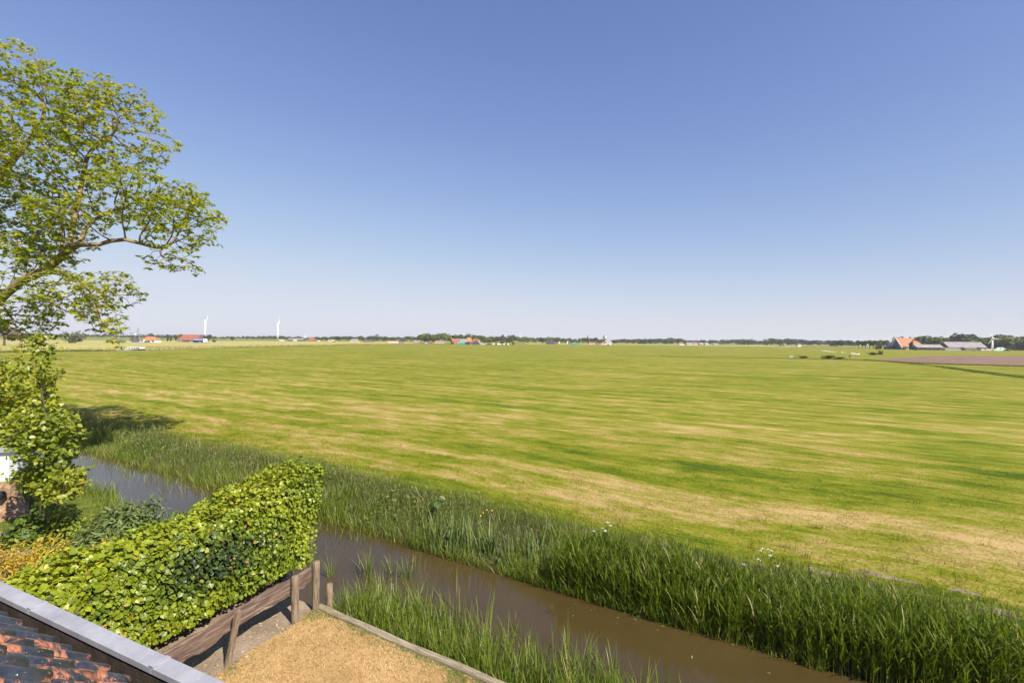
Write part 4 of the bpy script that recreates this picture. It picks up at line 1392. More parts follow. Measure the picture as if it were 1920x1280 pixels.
b = at_z(66, 1016, 0)
small_tree('young_tree', b, [[(58, 960, .1), (56, 860, .4), (56, 780, 1.4)], [(76, 960, -.1), (82, 880, -.2), (90, 820, -.2)], [(84, 985, -.3), (104, 945, -.5), (118, 915, -.6)]],
           [(38, 755, 60, 66, 2.0, 1.3), (70, 800, 66, 46, -.2, 1), (92, 830, 46, 40, -.4, .8), (88, 880, 46, 42, 0, .9), (115, 905, 34, 40, -.6, .7), (16, 722, 34, 60, 2.2, .9),
            (70, 700, 28, 42, .1, .7), (66, 650, 20, 30, .2, .5), (-40, 750, 50, 70, 2.4, .5), (140, 925, 18, 12, -.6, .4)], b[1], 2600, 12,
           'young lime green tree with several dark stems in front of the ditch', 'lime', .115, .14, .17, 9)


def shrub(name, c, rx, ry, h, n, mat, size, outline, label, upright=.5, per=1, cat='shrub', droop=0.0):
    c = np.array(c, float)
    root = empty(name, c, 0, label, cat)
    sm = MB(); s1 = Soup(); k = 16
    for q in range(k):
        a = 2 * math.pi * q / k + RNG.normal(0, .2); r_ = RNG.uniform(.2, .9)
        tip = np.array([math.cos(a) * rx * r_, math.sin(a) * ry * r_, h * (1 - .45 * r_ ** 2) * RNG.uniform(.75, 1.0)])
        sm.tube([(0, 0, 0), tip * [.35, .35, .5], tip], [.012, .008, .004], 4, cap=False)
    v = unit(RNG.normal(size=(n, 3))); v[:, 2] = np.abs(v[:, 2])
    rr = RNG.uniform(.45, 1.0, n) ** .5
    lump = 1 + .22 * vnoise(v * 2.2 + c, 1.5, int(abs(c[0]) * 10) % 90)
    P = v * (rr * lump)[:, None] * [rx, ry, h]
    nrm = unit(v * [1, 1, .6] + [0, 0, upright] + RNG.normal(0, .45, v.shape))
    al = unit(v + RNG.normal(0, .6, v.shape)) + [0, 0, -droop]
    tint = np.clip(.5 + .2 * vnoise(P + c, 2.0, 5) + RNG.normal(0, .2, n), 0, 1)
    s1.leaves(P, nrm, al, RNG.uniform(.7, 1.2, n) * size, tint, outline, fold=.06)
    tag(link('leaves', s1.data('leaves', MAT[mat]), root), kind='stuff')
    sm.build('stem', MAT['dark_bark'], root)
    return root


c = UV(-12.6, 6.4, 0); shrub('buddleia_bush', c, 1.0, .8, 1.30, 2300, 'buddleia', .17, OUT_LANCE, 'grey green bush with narrow leaves between the hedge and the ditch', .5, droop=.2)
c = at_z(55, 1018, 0); shrub('leafy_bush', c, .55, .5, .75, 1100, 'shrub', .11, OUT_OVATE, 'round dark green bush at the foot of the young tree')
c = at_z(128, 1012, 0); shrub('leafy_bush', c, .75, .5, .70, 1200, 'lime', .10, OUT_OVATE, 'light green bush between the young tree and the grey green bush')
c = UV(-11.6, 4.2, 0); shrub('golden_shrub', c, 1.6, 1.2, 1.28, 12000, 'gold', .075, OUT_LANCE, 'low golden yellow shrub with tiny leaves behind the hedge', .4)
c = UV(-11.4, 5.5, 0); shrub('golden_shrub', c, .9, .7, .85, 4000, 'gold', .07, OUT_LANCE, 'smaller golden shrub nearer to the young tree stems', .4)

# white box on the stump
b = at_z(4, 968, 0)
stump = empty('tree_stump', b, 0, 'thick reddish brown stump with a round black hollow under the white box', 'stump')
mb = MB(); V = []; rr = np.random.default_rng(4); n = 22; hs = [0, .12, .3, .55, .8, 1.0]
for i, z in enumerate(hs):
    for t in range(n):
        a = 2 * math.pi * t / n
        r0 = (.62 - .22 * min(1, z / .35)) * (1 + .13 * math.sin(5 * a + 1) * (1 - z * .6) + rr.normal(0, .045))
        V.append((r0 * math.cos(a) - .05, r0 * math.sin(a), z))
F = [(i * n + t, i * n + (t + 1) % n, (i + 1) * n + (t + 1) % n, (i + 1) * n + t) for i in range(5) for t in range(n)] + [tuple(range(5 * n, 6 * n))]
mb.add(V, F).build('trunk', MAT['stump'], stump)
mb = MB(); hp = np.array([.30, -.36, .70])
ring = [(hp + [.12 * math.cos(t) * .9, -.01 - .03, .12 * math.sin(t)]) for t in np.linspace(0, 6.283, 13)]
mb.tube(ring, .022, 6, cap=False)
mb.tube([hp + [0, -.045, 0], hp + [0, .1, 0]], [.115, .10], 14)
mb.build('hollow', MAT['black'], stump)  # solid black plug; the darkness inside the hole is put into its colour
bx = empty('white_box', b + [-.52, 0, 1.0], R(16), 'plain white box with a flat grey lid standing on the stump', 'box')
MB().box((0, 0, .42), (1.55, .8, .80)).build('body', MAT['white'], bx, bevel=.008)
MB().box((0, -.02, .862), (1.72, .98, .07)).build('lid', MAT['grey'], bx, bevel=.01)

# a few tall weeds and low plants at the garden's own bank
for (px, py, h_, rx_, mt, lb) in [(95, 1040, .45, .3, 'shrub', 'small weedy plant beside the bare yard soil'), (330, 1000, .6, .4, 'shrub', 'low weed tuft behind the hedge top')]:
    shrub('garden_weed', at_z(px, py, 0), rx_, rx_, h_, 260, mt, .10, OUT_OVATE, lb, cat='plant')

# ================================================================== FAR TREES
def tree_mesh(kind, seed, n=260):
    """a crown about 10 m tall: leaf clumps spread through uneven lobes; returns crown and trunk meshes"""
    r = np.random.default_rng(seed)
    if kind == 'round': L = [((r.normal(0, 1.9), r.normal(0, 1.6), r.uniform(4.2, 7.6)), r.uniform(1.6, 2.7)) for _ in range(8)]
    elif kind == 'wide': L = [((r.normal(0, 3.2), r.normal(0, 2.0), r.uniform(3.0, 7.0)), r.uniform(1.9, 2.9)) for _ in range(10)]
    elif kind == 'tall': L = [((r.normal(0, .7), r.normal(0, .7), z), 1.9 - .10 * z) for z in np.linspace(2.6, 9.0, 9)]
    elif kind == 'young': L = [((r.normal(0, .7), r.normal(0, .7), r.uniform(4.6, 8.4)), r.uniform(1.1, 1.7)) for _ in range(6)]
    elif kind == 'bush': L = [((r.normal(0, 3.0), r.normal(0, 2.0), r.uniform(1.2, 5.2)), r.uniform(2.0, 3.2)) for _ in range(11)]
    else: L = [((r.normal(0, 1.6), r.normal(0, 1.4), r.uniform(3.6, 8.2)), r.uniform(1.2, 2.2)) for _ in range(9)]
    P, Nn = [], []
    w = np.array([l[1] ** 2 for l in L]); w /= w.sum()
    for (c, ra), k in zip(L, (w * n).astype(int) + 1):
        v = unit(r.normal(size=(k, 3)))
        P.append(np.array(c) + v * ra * r.uniform(.55, 1.05, (k, 1))); Nn.append(v)
    P, Nn = np.concatenate(P), np.concatenate(Nn)
    P[:, 2] = np.maximum(P[:, 2], .3)
    top = P[:, 2].max(); P[:, 2] *= 10.0 / top
    nn = unit(Nn + [0, 0, .35] + r.normal(0, .4, Nn.shape))
    s1 = Soup()
    s1.leaves(P, nn, r.normal(0, 1, P.shape), r.uniform(.75, 1.5, len(P)), np.clip(.5 + r.normal(0, .28, len(P)), 0, 1), OUT_CLUMP, fold=.2)
    tb = MB(); tb.tube([(0, 0, -.3), (0.1, 0, 2.5), (0, 0.1, 6)], [.32, .26, .12], 6, cap=False)
    for q in range(5):
        a = r.uniform(0, 6.28); tb.tube([(0.05, .05, 2.4 + q * .5), (1.6 * math.cos(a), 1.2 * math.sin(a), 5 + q * .5)], [.14, .05], 4, cap=False)
    return s1, tb


KINDS_ = {}
for kd, cnt, mts in (('round', 4, (0, 1, 2)), ('wide', 3, (0, 1, 2)), ('tall', 2, (1, 2, 3)), ('young', 3, (2,)), ('bush', 3, (0, 1, 2, 3)), ('loose', 3, (0, 2, 3))):
    for q in range(cnt):
        s1, tb = tree_mesh(kd, 100 + 7 * q + len(kd))
        V = np.concatenate(tb.V); me_t = bpy.data.meshes.new('trunk'); me_t.from_pydata(V.tolist(), [], tb.F); me_t.materials.append(MAT['dark_bark'])
        for mt in mts:
            KINDS_.setdefault((kd, mt), []).append((s1.data('crown', MAT['ft%d' % mt]), me_t))
TREE_N = {'n': 0}


def far_tree(kd, mt, px, dist, h, w, label, group, name='tree', parts=False, cat='tree'):
    """h in metres, w = width factor"""
    vs_ = KINDS_[(kd, mt)]; crown, trunk = vs_[RNG.integers(len(vs_))]
    p = far(px, dist); sc = (w * h / 10, w * h / 10, h / 10); rz = RNG.uniform(0, 6.28)
    if parts:
        o = empty(name, p, rz, label, cat, group); o.scale = sc
        link('crown', crown, o); link('trunk', trunk, o)
    else:
        o = link(name, crown, None, p, (0, 0, rz), sc); tag(o, label, cat, group)
    return o


FAR_SETS = {}


def far_mass(key, kd, mt, px, dist, h, w):
    """tree of a far wood that reads as one mass"""
    vs_ = KINDS_[(kd, mt)]; crown = vs_[RNG.integers(len(vs_))][0]
    V = np.empty(len(crown.vertices) * 3, np.float32); crown.vertices.foreach_get('co', V); V = V.reshape(-1, 3)
    T = np.empty(len(crown.vertices), np.float32); crown.attributes['tint'].data.foreach_get('value', T)
    I = np.empty(len(crown.loops), np.int32); crown.loops.foreach_get('vertex_index', I)
    a = RNG.uniform(0, 6.28); c_, s_ = math.cos(a), math.sin(a)
    V = V @ np.array([[c_, s_, 0], [-s_, c_, 0], [0, 0, 1]]) * [w * h / 10, w * h / 10, h / 10] + far(px, dist)
    FAR_SETS.setdefault((key, mt), []).append((V, I.reshape(-1, 3), T))


def horizon(px): return 628.0 + 0.0108 * (px - 83)


def row(prof, dist, step_m, label, group, kinds, jit=120, wj=(1.1, 1.8), mass=False):
    """a run of trees under the skyline given as picture points (px, top py)"""
    px = prof[0][0]; xs = [p[0] for p in prof]; ys = [p[1] for p in prof]
    while px < prof[-1][0]:
        d = dist + RNG.uniform(-jit, jit)
        top = np.interp(px, xs, ys) - .9 + RNG.normal(0, .5)
        h = max(3.5, (horizon(px) - top) / FPX * d + 5.1) * RNG.uniform(.86, 1.1)
        kd, mt = kinds[RNG.integers(len(kinds))]
        if mass: far_mass(group, kd, mt, px, d, h, RNG.uniform(*wj))
        elif -12 < px < 1932: far_tree(kd, mt, px, d, h, RNG.uniform(*wj), label, group)
        px += .62 * step_m / d * FPX * RNG.uniform(.75, 1.25)


BL = [('round', 1), ('round', 0), ('wide', 1), ('wide', 0), ('loose', 0)]
BR = [('round', 0), ('wide', 2), ('loose', 2), ('wide', 0), ('round', 2)]
row([(-60, 622), (60, 624), (90, 626), (130, 626)], 900, 13, 'pale loose trees standing apart on the horizon behind the maple leaves', 'trees far behind the maple', [('loose', 0), ('loose', 3), ('round', 0)])
row([(150, 626), (215, 627.5), (300, 628), (345, 628.5)], 1350, 13, 'low trees of the far line between the windmill and the tanker truck', 'far_wood', BL, mass=True)
row([(388, 629), (410, 631), (440, 631), (470, 630.5), (515, 629.5), (560, 631.5), (600, 632.5)], 1250, 13, 'low trees of the far line behind the two tall wind turbines', 'trees behind the wind turbines', BL)
row([(598, 632), (625, 629.5), (655, 629.5), (690, 630.5), (712, 629), (745, 631), (790, 631)], 950, 11, 'trees of the far line behind the grey sheds and dark tower', 'trees behind the sheds', BR + BL)
row([(790, 627), (803, 625.5), (812, 628), (825, 625), (846, 625), (852, 629), (862, 626.5), (880, 627.5), (905, 631), (935, 630), (965, 629.5)], 760, 9, 'tall dense trees around the hamlet with the turquoise shed', 'trees around the hamlet', BL + BR)
row([(970, 632), (1000, 632.5), (1040, 632), (1085, 635), (1100, 633.5)], 1000, 10, 'trees of the far line between the hamlet and the church spire', 'trees short of the church', BR)
row([(1100, 634), (1125, 635), (1150, 636), (1200, 635.5), (1245, 633.5), (1262, 636)], 1050, 10, 'trees of the far line around the two church towers', 'trees around the churches', BL + BR)
row([(1255, 633.5), (1290, 637), (1340, 637.5), (1370, 637), (1400, 636.5), (1440, 638)], 1200, 11, 'trees of the far wood to the side of the church with the white tower', 'trees of the middle wood', BR + BL)
row([(1440, 636), (1452, 635), (1480, 636), (1520, 636.5), (1550, 638), (1610, 640)], 1150, 11, 'trees of the dark far wood behind the white house', 'trees behind the white house', BL)
row([(1150, 637.5), (1300, 639.5), (1450, 640), (1620, 642)], 1750, 16, 'pale trees of the farthest line on the horizon', 'far_wood', BL, 200, mass=True)
row([(380, 631.5), (560, 633), (760, 634), (960, 635)], 1900, 17, 'pale blue green trees of the farthest line behind the turbines', 'far_wood', BL, 200, mass=True)
row([(1690, 633), (1720, 633)], 640, 9, 'trees showing above the ridge of the big orange roof', 'trees behind the orange roof', BL)
row([(1716, 632.5), (1728, 630), (1745, 630.5), (1768, 632)], 610, 6, 'dense round trees between the orange roof and the dark barn', 'trees between the barns', [('round', 0), ('round', 2), ('wide', 0)], 30)
row([(1772, 638), (1800, 637)], 700, 7, 'low trees peeping over the dark barn roof', 'trees over the barn roof', BR, 30)
row([(1806, 628), (1816, 626.5), (1826, 631)], 640, 7, 'dark tall trees rising behind the big dark barn', 'trees behind the big barn', [('round', 1), ('wide', 1)], 30)
row([(1822, 636), (1840, 632.5), (1855, 633), (1866, 635)], 600, 6.5, 'leafy trees between the dark barn and the white turbine', 'trees short of the white turbine', [('round', 0), ('wide', 2), ('wide', 0)], 30)
row([(1868, 634), (1885, 628.5), (1898, 629), (1912, 632), (1990, 631)], 590, 6.5, 'broad leafy trees behind the green wrapped bales', 'trees behind the bales', [('round', 0), ('wide', 2), ('loose', 0)], 30)
row([(1868, 646), (1925, 645)], 570, 9, 'lower bushes under the trees behind the bales', 'bushes behind the bales', [('bush', 0), ('bush', 1)], 10)
row([(1565, 636), (1580, 637), (1600, 639)], 700, 9, 'dark trees at the end of the far wood before the young avenue', 'trees before the avenue', [('round', 1), ('wide', 1)], 40)
for (key, mt), L_ in FAR_SETS.items():
    off = np.cumsum([0] + [len(v) for v, _, _ in L_])
    tag(link(key, mesh_data(key, np.concatenate([v for v, _, _ in L_]), [np.concatenate([f + o_ for (_, f, _), o_ in zip(L_, off)])], MAT['ft%d' % mt], np.concatenate([t for _, _, t in L_]))), kind='stuff')
k = 0
for px in (1609.5, 1616.5, 1623, 1630.5, 1637.5, 1643, 1650, 1658, 1664):
    far_tree('young', 2, px, 600 - k * 4, 9.6 + RNG.normal(0, .5), 1.15, 'young trees planted in an even row before the orange roofed farm', 'young avenue trees', parts=True); k += 1
far_tree('bush', 0, 1652, 520, 8.4, .95, 'broad bushy tree at the end of the young avenue', None, 'tree', True)
far_tree('bush', 1, 1642, 500, 3.6, 1.0, 'low dark bush under the young avenue', None, 'bush', True, 'bush')
far_tree('tall', 1, 1707.5, 470, 8.2, 1.05, 'single upright green tree in front of the orange roof', None, 'tree', True)
far_tree('bush', 3, 1696, 475, 4.4, .85, 'round reddish shrub in front of the orange roof', None, 'bush', True, 'bush')
far_tree('bush', 1, 1715, 470, 3.5, .95, 'dark bush between the upright tree and the low grey barn', None, 'bush', True, 'bush')
far_tree('bush', 0, 139, 400, 9.8, 1.15, 'big rounded willow bush standing alone by the dike road', None, 'tree', True)
far_tree('bush', 3, 152, 430, 9.6, .6, 'thin brownish tree leaning against the rounded willow bush', None, 'tree', True)
far_tree('loose', 3, 8, 230, 12.0, 1.25, 'grey brown tree half hidden by the lowest maple leaves', None, 'tree', True)
far_tree('loose', 0, 46, 300, 6.0, 1.2, 'small bush by the dike road behind the maple leaves', None, 'bush', True, 'bush')
far_tree('loose', 3, 283, 520, 8.8, .9, 'bare brownish tree rising behind the orange hipped house', None, 'tree', True)
far_tree('round', 0, 291, 500, 6.6, .8, 'small green tree at the end of the orange hipped house', None, 'tree', True)
for px, d, h in ((314.5, 520, 7.5), (320, 520, 7.0)): far_tree('tall', 1, px, d, h, .7, 'pair of slim dark poplars between the two orange roofed farms', 'slim poplars', 'tree', True)
for px, d, h, w, lb in ((330, 500, 7.2, 1.0, 'lower leafy tree just short of the red farm with solar panels'), (337, 505, 8.0, 1.0, 'taller leafy tree touching the red farm with solar panels')): far_tree('round', 2, px, d, h, w, lb, 'trees at the solar farm', 'tree', True)
far_tree('round', 1, 391, 540, 8.0, 1.0, 'dark round tree just behind the tanker truck cab', None, 'tree', True)
far_tree('bush', 0, 403, 500, 3.4, 1.2, 'low scrub beside the road ahead of the tanker truck', None, 'bush', True, 'bush')
far_tree('round', 0, 436, 620, 6.6, .95, 'single small round tree midway between the wind turbines', None, 'tree', True)
far_tree('tall', 3, 941, 610, 12.0, 1.35, 'tall pale brown tree towering over the parked cars', None, 'tree', True)
far_tree('round', 1, 1017.5, 800, 10.5, 1.25, 'dark round tree beside the blue grey barn', None, 'tree', True)
far_tree('round', 1, 1115, 980, 13.5, .9, 'dark dome shaped tree between the spire and the white church', None, 'tree', True)
far_tree('round', 2, 909, 560, 6.5, .9, 'light green tree beside the dark blue shed', None, 'tree', True)
far_tree('bush', 2, 848.5, 560, 3.3, .9, 'yellowish bush at the left end of the turquoise shed', None, 'bush', True, 'bush')
far_tree('bush', 2, 962, 570, 4.0, 1.1, 'fresh green bush at the end of the parked car row', None, 'bush', True, 'bush')
for px, py, h, w, lb in ((1503, 671.5, 1.0, 3.0, 'low green scrub on the field ditch nearest the small gate'), (1550, 672.8, 1.4, 3.4, 'dark scrub on the field ditch under the marker post'), (1572, 673.6, .9, 4.0, 'flat scrub trailing along the field ditch'),
                         (1640, 665.6, 1.5, 3.2, 'dark flat bush at the corner of the ploughed field'), (1653, 664.9, 2.4, .8, 'small upright dark bush at the corner of the ploughed field')):
    p = at_z(px, py, FZ); far_tree('bush', 1, px, p[1], h, w, lb, None, 'bush', True, 'bush')


# ================================================================== FAR BUILDINGS AND OTHER THINGS
def house(name, px, dist, L, W, eave, ridge, wallm, roofm, label, rz=0.0, hip=0.0, windows=0, door=True, chimney=False, cat='house', group=None, base=FZ, ov=.35, hipl=None):
    """long side faces the viewer; hip = how far the ridge is drawn in at each end"""
    root = empty(name, far(px, dist, base), rz, label, cat, group)
    hl = hip if hipl is None else hipl
    if hip or hl:
        MB().box((0, 0, eave / 2 - .2), (L, W, eave + .4)).build('wall', MAT[wallm], root)
        gb = [(-L / 2, W / 2), (L / 2, W / 2)]
    else:
        MB().prism([(-W / 2, -.3), (W / 2, -.3), (W / 2, eave), (0, ridge), (-W / 2, eave)], 'x', -L / 2, L / 2).build('wall', MAT[wallm], root)
    a, b, t = L / 2 + ov, W / 2 + ov, .16
    e = eave - ov * (ridge - eave) / (W / 2)
    mb = MB()
    lo = [(-a, -b, e), (a, -b, e), (a, b, e), (-a, b, e)]
    r1, r2 = (-a + hl, 0, ridge), (a - hip, 0, ridge)
    up = np.array([0, 0, t])
    P = [np.array(q) + up for q in lo] + [np.array(r1) + up, np.array(r2) + up] + [np.array(q) for q in lo] + [np.array(r1), np.array(r2)]
    F = [(0, 1, 5, 4), (2, 3, 4, 5), (3, 0, 4), (1, 2, 5)] + [(6, 10, 11, 7), (8, 11, 10, 9), (9, 10, 6), (7, 11, 8)] + [(0, 6, 7, 1), (1, 7, 8, 2), (2, 8, 9, 3), (3, 9, 6, 0)]
    if not hl: F = [f for f in F if f not in ((3, 0, 4), (9, 10, 6), (3, 9, 6, 0))] + [(3, 4, 10, 9), (4, 0, 6, 10)]
    if not hip: F = [f for f in F if f not in ((1, 2, 5), (7, 11, 8), (1, 7, 8, 2))] + [(1, 5, 11, 7), (5, 2, 8, 11)]
    rf = mb.add(P, F).build('roof', MAT[roofm], root)
    if chimney:
        MB().box((L * .22, .3, ridge + .3), (.7, .7, 1.3)).build('chimney', MAT['brick'], rf)
    for i in range(windows):
        x = -L / 2 + L * (i + .7) / (windows + .4)
        f = MB().box((x, -W / 2 - .02, eave * .52), (min(1.5, L / windows * .5), .1, eave * .42)).build('window', MAT['white'], root)
        MB().box((x, -W / 2 - .06, eave * .52), (min(1.5, L / windows * .5) - .3, .1, eave * .42 - .25)).build('pane', MAT['glass'], f)
    if door:
        MB().box((L * .44, -W / 2 - .03, 1.05), (1.1, .1, 2.1)).build('door', MAT['dark'], root)
    return root


# the orange roofed farm at the right
fb = empty('farmhouse', far(1699, 520), R(-6), 'big farmhouse with a tall bright orange tiled roof and pale gable', 'farmhouse')
MB().prism([(-11, -.3), (9.5, -.3), (9.5, 2.0), (.6, 12.4), (-.9, 12.4), (-11, 2.4)], 'x', -11.2, -10.6).build('gable', MAT['concrete'], fb)
MB().box((0, -.5, 1.0), (21, 19.0, 2.6)).build('wall', MAT['cream'], fb)
P = [(-10.9, -10.6, 2.3), (13.2, -10.6, 2.3), (6.2, -.6, 12.5), (-10.9, -.6, 12.5), (-10.9, 9.4, 2.3), (13.2, 9.4, 2.3)]
rf = MB().add(P + [(p[0], p[1], p[2] - .3) for p in P], [(0, 1, 2, 3), (3, 2, 5, 4), (1, 5, 2), (6, 9, 8, 7), (9, 10, 11, 8), (7, 8, 11), (0, 6, 7, 1), (1, 7, 11, 5), (5, 11, 10, 4), (0, 3, 9, 6), (3, 4, 10, 9)]).build('roof', MAT['roof_orange'], fb)
MB().box((3.4, -.6, 13.0), (1.0, 1.0, 1.6)).build('chimney', MAT['brick'], rf)
for x in (-8.5, -5.5, -2.5): 
    f = MB().box((x, -10.03, 1.3), (1.3, .12, 1.2)).build('window', MAT['white'], fb); MB().box((x, -10.08, 1.3), (.95, .12, .85)).build('pane', MAT['glass'], f)
MB().prism([(-10.2, -.3), (6.5, -.3), (6.5, 1.0), (-1.0, 10.5), (-1.6, 10.5)], 'x', -11.3, -11.22).build('shaded_gable_sheet', MAT['slate'], fb)  # dark sheet over the gable; its shaded side is painted in
lt = empty('farm_annex', far(1675.5, 528), R(-6), 'dark slate lean-to building against the pale gable of the orange farm', 'building')
MB().prism([(-6.0, -.3), (5.2, -.3), (5.2, 9.6), (4.4, 9.6), (-6.0, 2.0)], 'y', -6, 6).build('wall', MAT['slate'], lt)
MB().prism([(-6.5, 1.8), (5.2, 9.9), (5.2, 10.2), (-6.5, 2.1)], 'y', -6.4, 6.4).build('roof', MAT['slate'], lt)
MB().box((-2.2, -6.05, 2.2), (2.0, .12, 1.0)).build('window', MAT['white'], lt)
br = house('low_barn', 1737, 500, 24, 13, 2.6, 5.6, 'dark', 'roof_grey', 'low long barn with a pale grey sheet roof beside the orange farm', R(-10), windows=0, cat='barn')
for x in (-9, -5, -1, 3, 7): MB().box((x, -6.55, 1.2), (2.4, .1, 1.7)).build('opening_panel', MAT['black'], br)  # black panels on the wall stand in for the shade inside
bb = house('big_barn', 1803, 520, 33, 20, 3.2, 8.6, 'dark', 'roof_grey', 'largest dark timbered barn with a wide grey roof and pale ridge', R(-14), windows=0, cat='barn', ov=.6)
MB().box((0, 0, 8.78), (33.5, 1.5, .3)).build('ridge_cap', MAT['concrete'], bb)
for x in (-10, -3, 4, 11): MB().box((x, -10.05, 1.4), (4.5, .12, 2.2)).build('opening_panel', MAT['black'], bb)  # closed black panels too, the dark interior painted on
for x in (-8, 4):
    MB().box((x, -5.0, 6.05), (9, 3.4, .12)).build('roof_light', MAT['slate'], bb).rotation_euler = (R(28.3), 0, 0)
sh = house('low_shed', 1782, 495, 16, 6, 1.7, 2.3, 'grey', 'roof_grey', 'low flat grey shed in front of the two barns', 0, windows=2, cat='shed', door=False)
tr = empty('flat_trailer', far(1818, 480), 0, 'long farm trailer loaded with brown bales in front of the barn', 'trailer')
MB().box((0, 0, .95), (13, 2.4, .25)).build('bed', MAT['concrete'], tr)
MB().box((.6, 0, 1.75), (11, 2.2, 1.2)).build('load', MAT['thatch'], tr, bevel=.1)
MB().box((-.2, 0, 2.55), (11.5, 2.3, .35)).build('cover', MAT['cream'], tr)
for x in (-4.5, 3.5, 4.8): MB().tube([(x, -1.25, .45), (x, 1.25, .45)], .45, 12).build('wheel', MAT['black'], tr)
for px, w, lb in ((1838, 5, 'small cream silage heap behind the trailer'), (1849, 8, 'long low cream silage heap next to the turbine foot')):
    o = MB().prism([(-w / 2, 0), (w / 2, 0), (w * .32, 1.5), (-w * .3, 1.7)], 'y', -3, 3).build('silage_heap', MAT['cream'], None, loc=far(px, 500), bevel=.3)
    tag(o, lb, 'heap')
# wrapped bales
bale0 = None; kb = 0
for lay, (cnt, z) in enumerate(((13, .6), (10, 1.7), (6, 2.75))):
    for q in range(cnt):
        px = 1875.5 + (q - (cnt - 1) / 2) * 2.05 + RNG.normal(0, .15)
        o = MB().tube([(0, -.65, 0), (0, -.55, .0), (0, .55, 0), (0, .65, 0)], [.5, .66, .66, .5], 12).build('bale', MAT['bale_white' if (q + lay * 2) % 4 == 0 else 'bale'], None, True, loc=far(px, 480 + RNG.uniform(-.3, .3), FZ + z), )
        tag(o, 'pale film wrapped bale' if (q + lay * 2) % 4 == 0 else 'green film wrapped bale', 'bale', 'wrapped bales piled beside the white turbine')
        o['label'] = ('pale' if (q + lay * 2) % 4 == 0 else 'green') + ' wrapped bale, ' + ('first second third fourth fifth sixth seventh eighth ninth tenth eleventh twelfth thirteenth'.split()[q]) + ' from the turbine in the ' + ('bottom', 'middle', 'top')[lay] + ' layer of the pile'
ta = empty('tractor', far(1889.5, 478), R(15), 'small orange tractor parked at the end of the bale pile', 'tractor')
MB().box((.5, 0, 1.0), (1.7, .8, .7)).build('bonnet', MAT['orange'], ta); MB().box((-.7, 0, 1.75), (1.2, 1.2, 1.3)).build('cab', MAT['glass'], ta); MB().box((-.7, 0, 2.45), (1.4, 1.3, .12)).build('roof', MAT['orange'], ta)
for x, r_ in ((-.8, .75), (1.1, .45)):
    for y in (-.75, .75): MB().tube([(x, y - .15, r_), (x, y + .15, r_)], r_, 14).build('wheel', MAT['black'], ta)


def turbine(px, dist, hub, rot, blade, phase, rtop, rbase, label, group=None, base=FZ):
    root = empty('wind_turbine', far(px, dist, base), rot, label, 'wind turbine', group)
    MB().tube([(0, 0, -.5), (0, 0, hub * .5), (0, 0, hub)], [rbase, (rbase + rtop) / 2, rtop], 14).build('tower', MAT['white'], root, True)
    l = max(1.6, hub * .09)
    MB().box((0, 0, hub + rtop * .5), (rtop * 2.2, l, rtop * 2.2)).build('nacelle', MAT['white'], root, bevel=.2)
    hp = np.array([0, -l * .5 - rtop, hub + rtop * .5])
    MB().ball(hp, rtop * 1.2, 12, 8).build('hub', MAT['white'], root, True)
    for k in range(3):
        a = phase + k * 2 * math.pi / 3
        d = np.array([math.sin(a), 0, math.cos(a)]); t = np.array([math.cos(a), 0, -math.sin(a)])
        V = []
        for f, w, th in ((0.0, .5, .5), (.12, .9, .5), (.3, .8, .3), (.7, .45, .16), (1.0, .12, .05)):
            c = hp + d * blade * f; w *= rtop * 1.3; th *= rtop * 1.2
            V += [c - t * w * .35, c + np.array([0, -th, 0]), c + t * w * .65, c + np.array([0, th, 0])]
        F = [(i * 4 + j, i * 4 + (j + 1) % 4, (i + 1) * 4 + (j + 1) % 4, (i + 1) * 4 + j) for i in range(4) for j in range(4)] + [(0, 1, 2, 3), (19, 18, 17, 16)]
        MB().add(V, F).build('blade', MAT['white'], root)
    return root


turbine(384.0, 1000, 39.0, R(114), 26, R(176), .8, 1.35, 'white wind turbine behind the tanker truck with a blade hanging along its tower')
turbine(520.8, 1000, 35.5, R(98), 19, R(3), .75, 1.25, 'tallest white wind turbine standing free with one blade straight up')
turbine(1860.5, 500, 12.3, R(-18), 7.6, R(-24), .62, .98, 'small stout white wind turbine beside the wrapped bales')
turbine(572.5, 1500, 14, R(30), 6, R(10), .45, .7, 'tiny far wind turbine beside the red house')
turbine(976, 1100, 19.5, R(20), 7, R(40), .35, .6, 'thin distant wind turbine between the hamlet and the spire')

# polder windmill
wm = empty('windmill', far(254.2, 430), R(8), 'dark thatched polder windmill with white cap and blue base', 'windmill')
MB().tube([(0, 0, -.3), (0, 0, .8)], [2.9, 2.9], 8).build('base', MAT['blue'], wm)
MB().tube([(0, 0, .8), (0, 0, 4.2), (0, 0, 6.6)], [3.1, 2.1, 1.55], 8).build('body', MAT['thatch'], wm)
MB().ball((0, 0, 6.7), 1.6, 12, 6, (1.15, 1.0, .75)).build('cap', MAT['white'], wm, True)
hp = np.array([2.2, -1.6, 7.2])
MB().tube([(0, 0, 7.0), hp], .22, 6).build('shaft', MAT['dark'], wm)
for k in range(4):
    a = R(-14) + k * math.pi / 2
    ax = unit(np.array([2.2, -1.6, 0.0])); hor = np.array([-ax[1], ax[0], 0]) * -1
    d = hor * math.sin(a) + np.array([0, 0, 1]) * math.cos(a); t = hor * math.cos(a) - np.array([0, 0, 1]) * math.sin(a)
    mb = MB().tube([hp, hp + d * 5.6], [.16, .09], 4)
    for f in np.linspace(.2, 1, 12): mb.tube([hp + d * 5.6 * f, hp + d * 5.6 * f + t * 1.1], .04, 3)
    for w in (.55, 1.1): mb.tube([hp + d * 1.1 + t * w, hp + d * 5.6 + t * w], .035, 3)
    mb.build('sail', MAT['dark'], wm)
mb = MB()
for y in (-1.2, 0, 1.2): mb.tube([(-1.2, y * .5, 6.6), (-4.6, y, 1.0)], .12, 4)
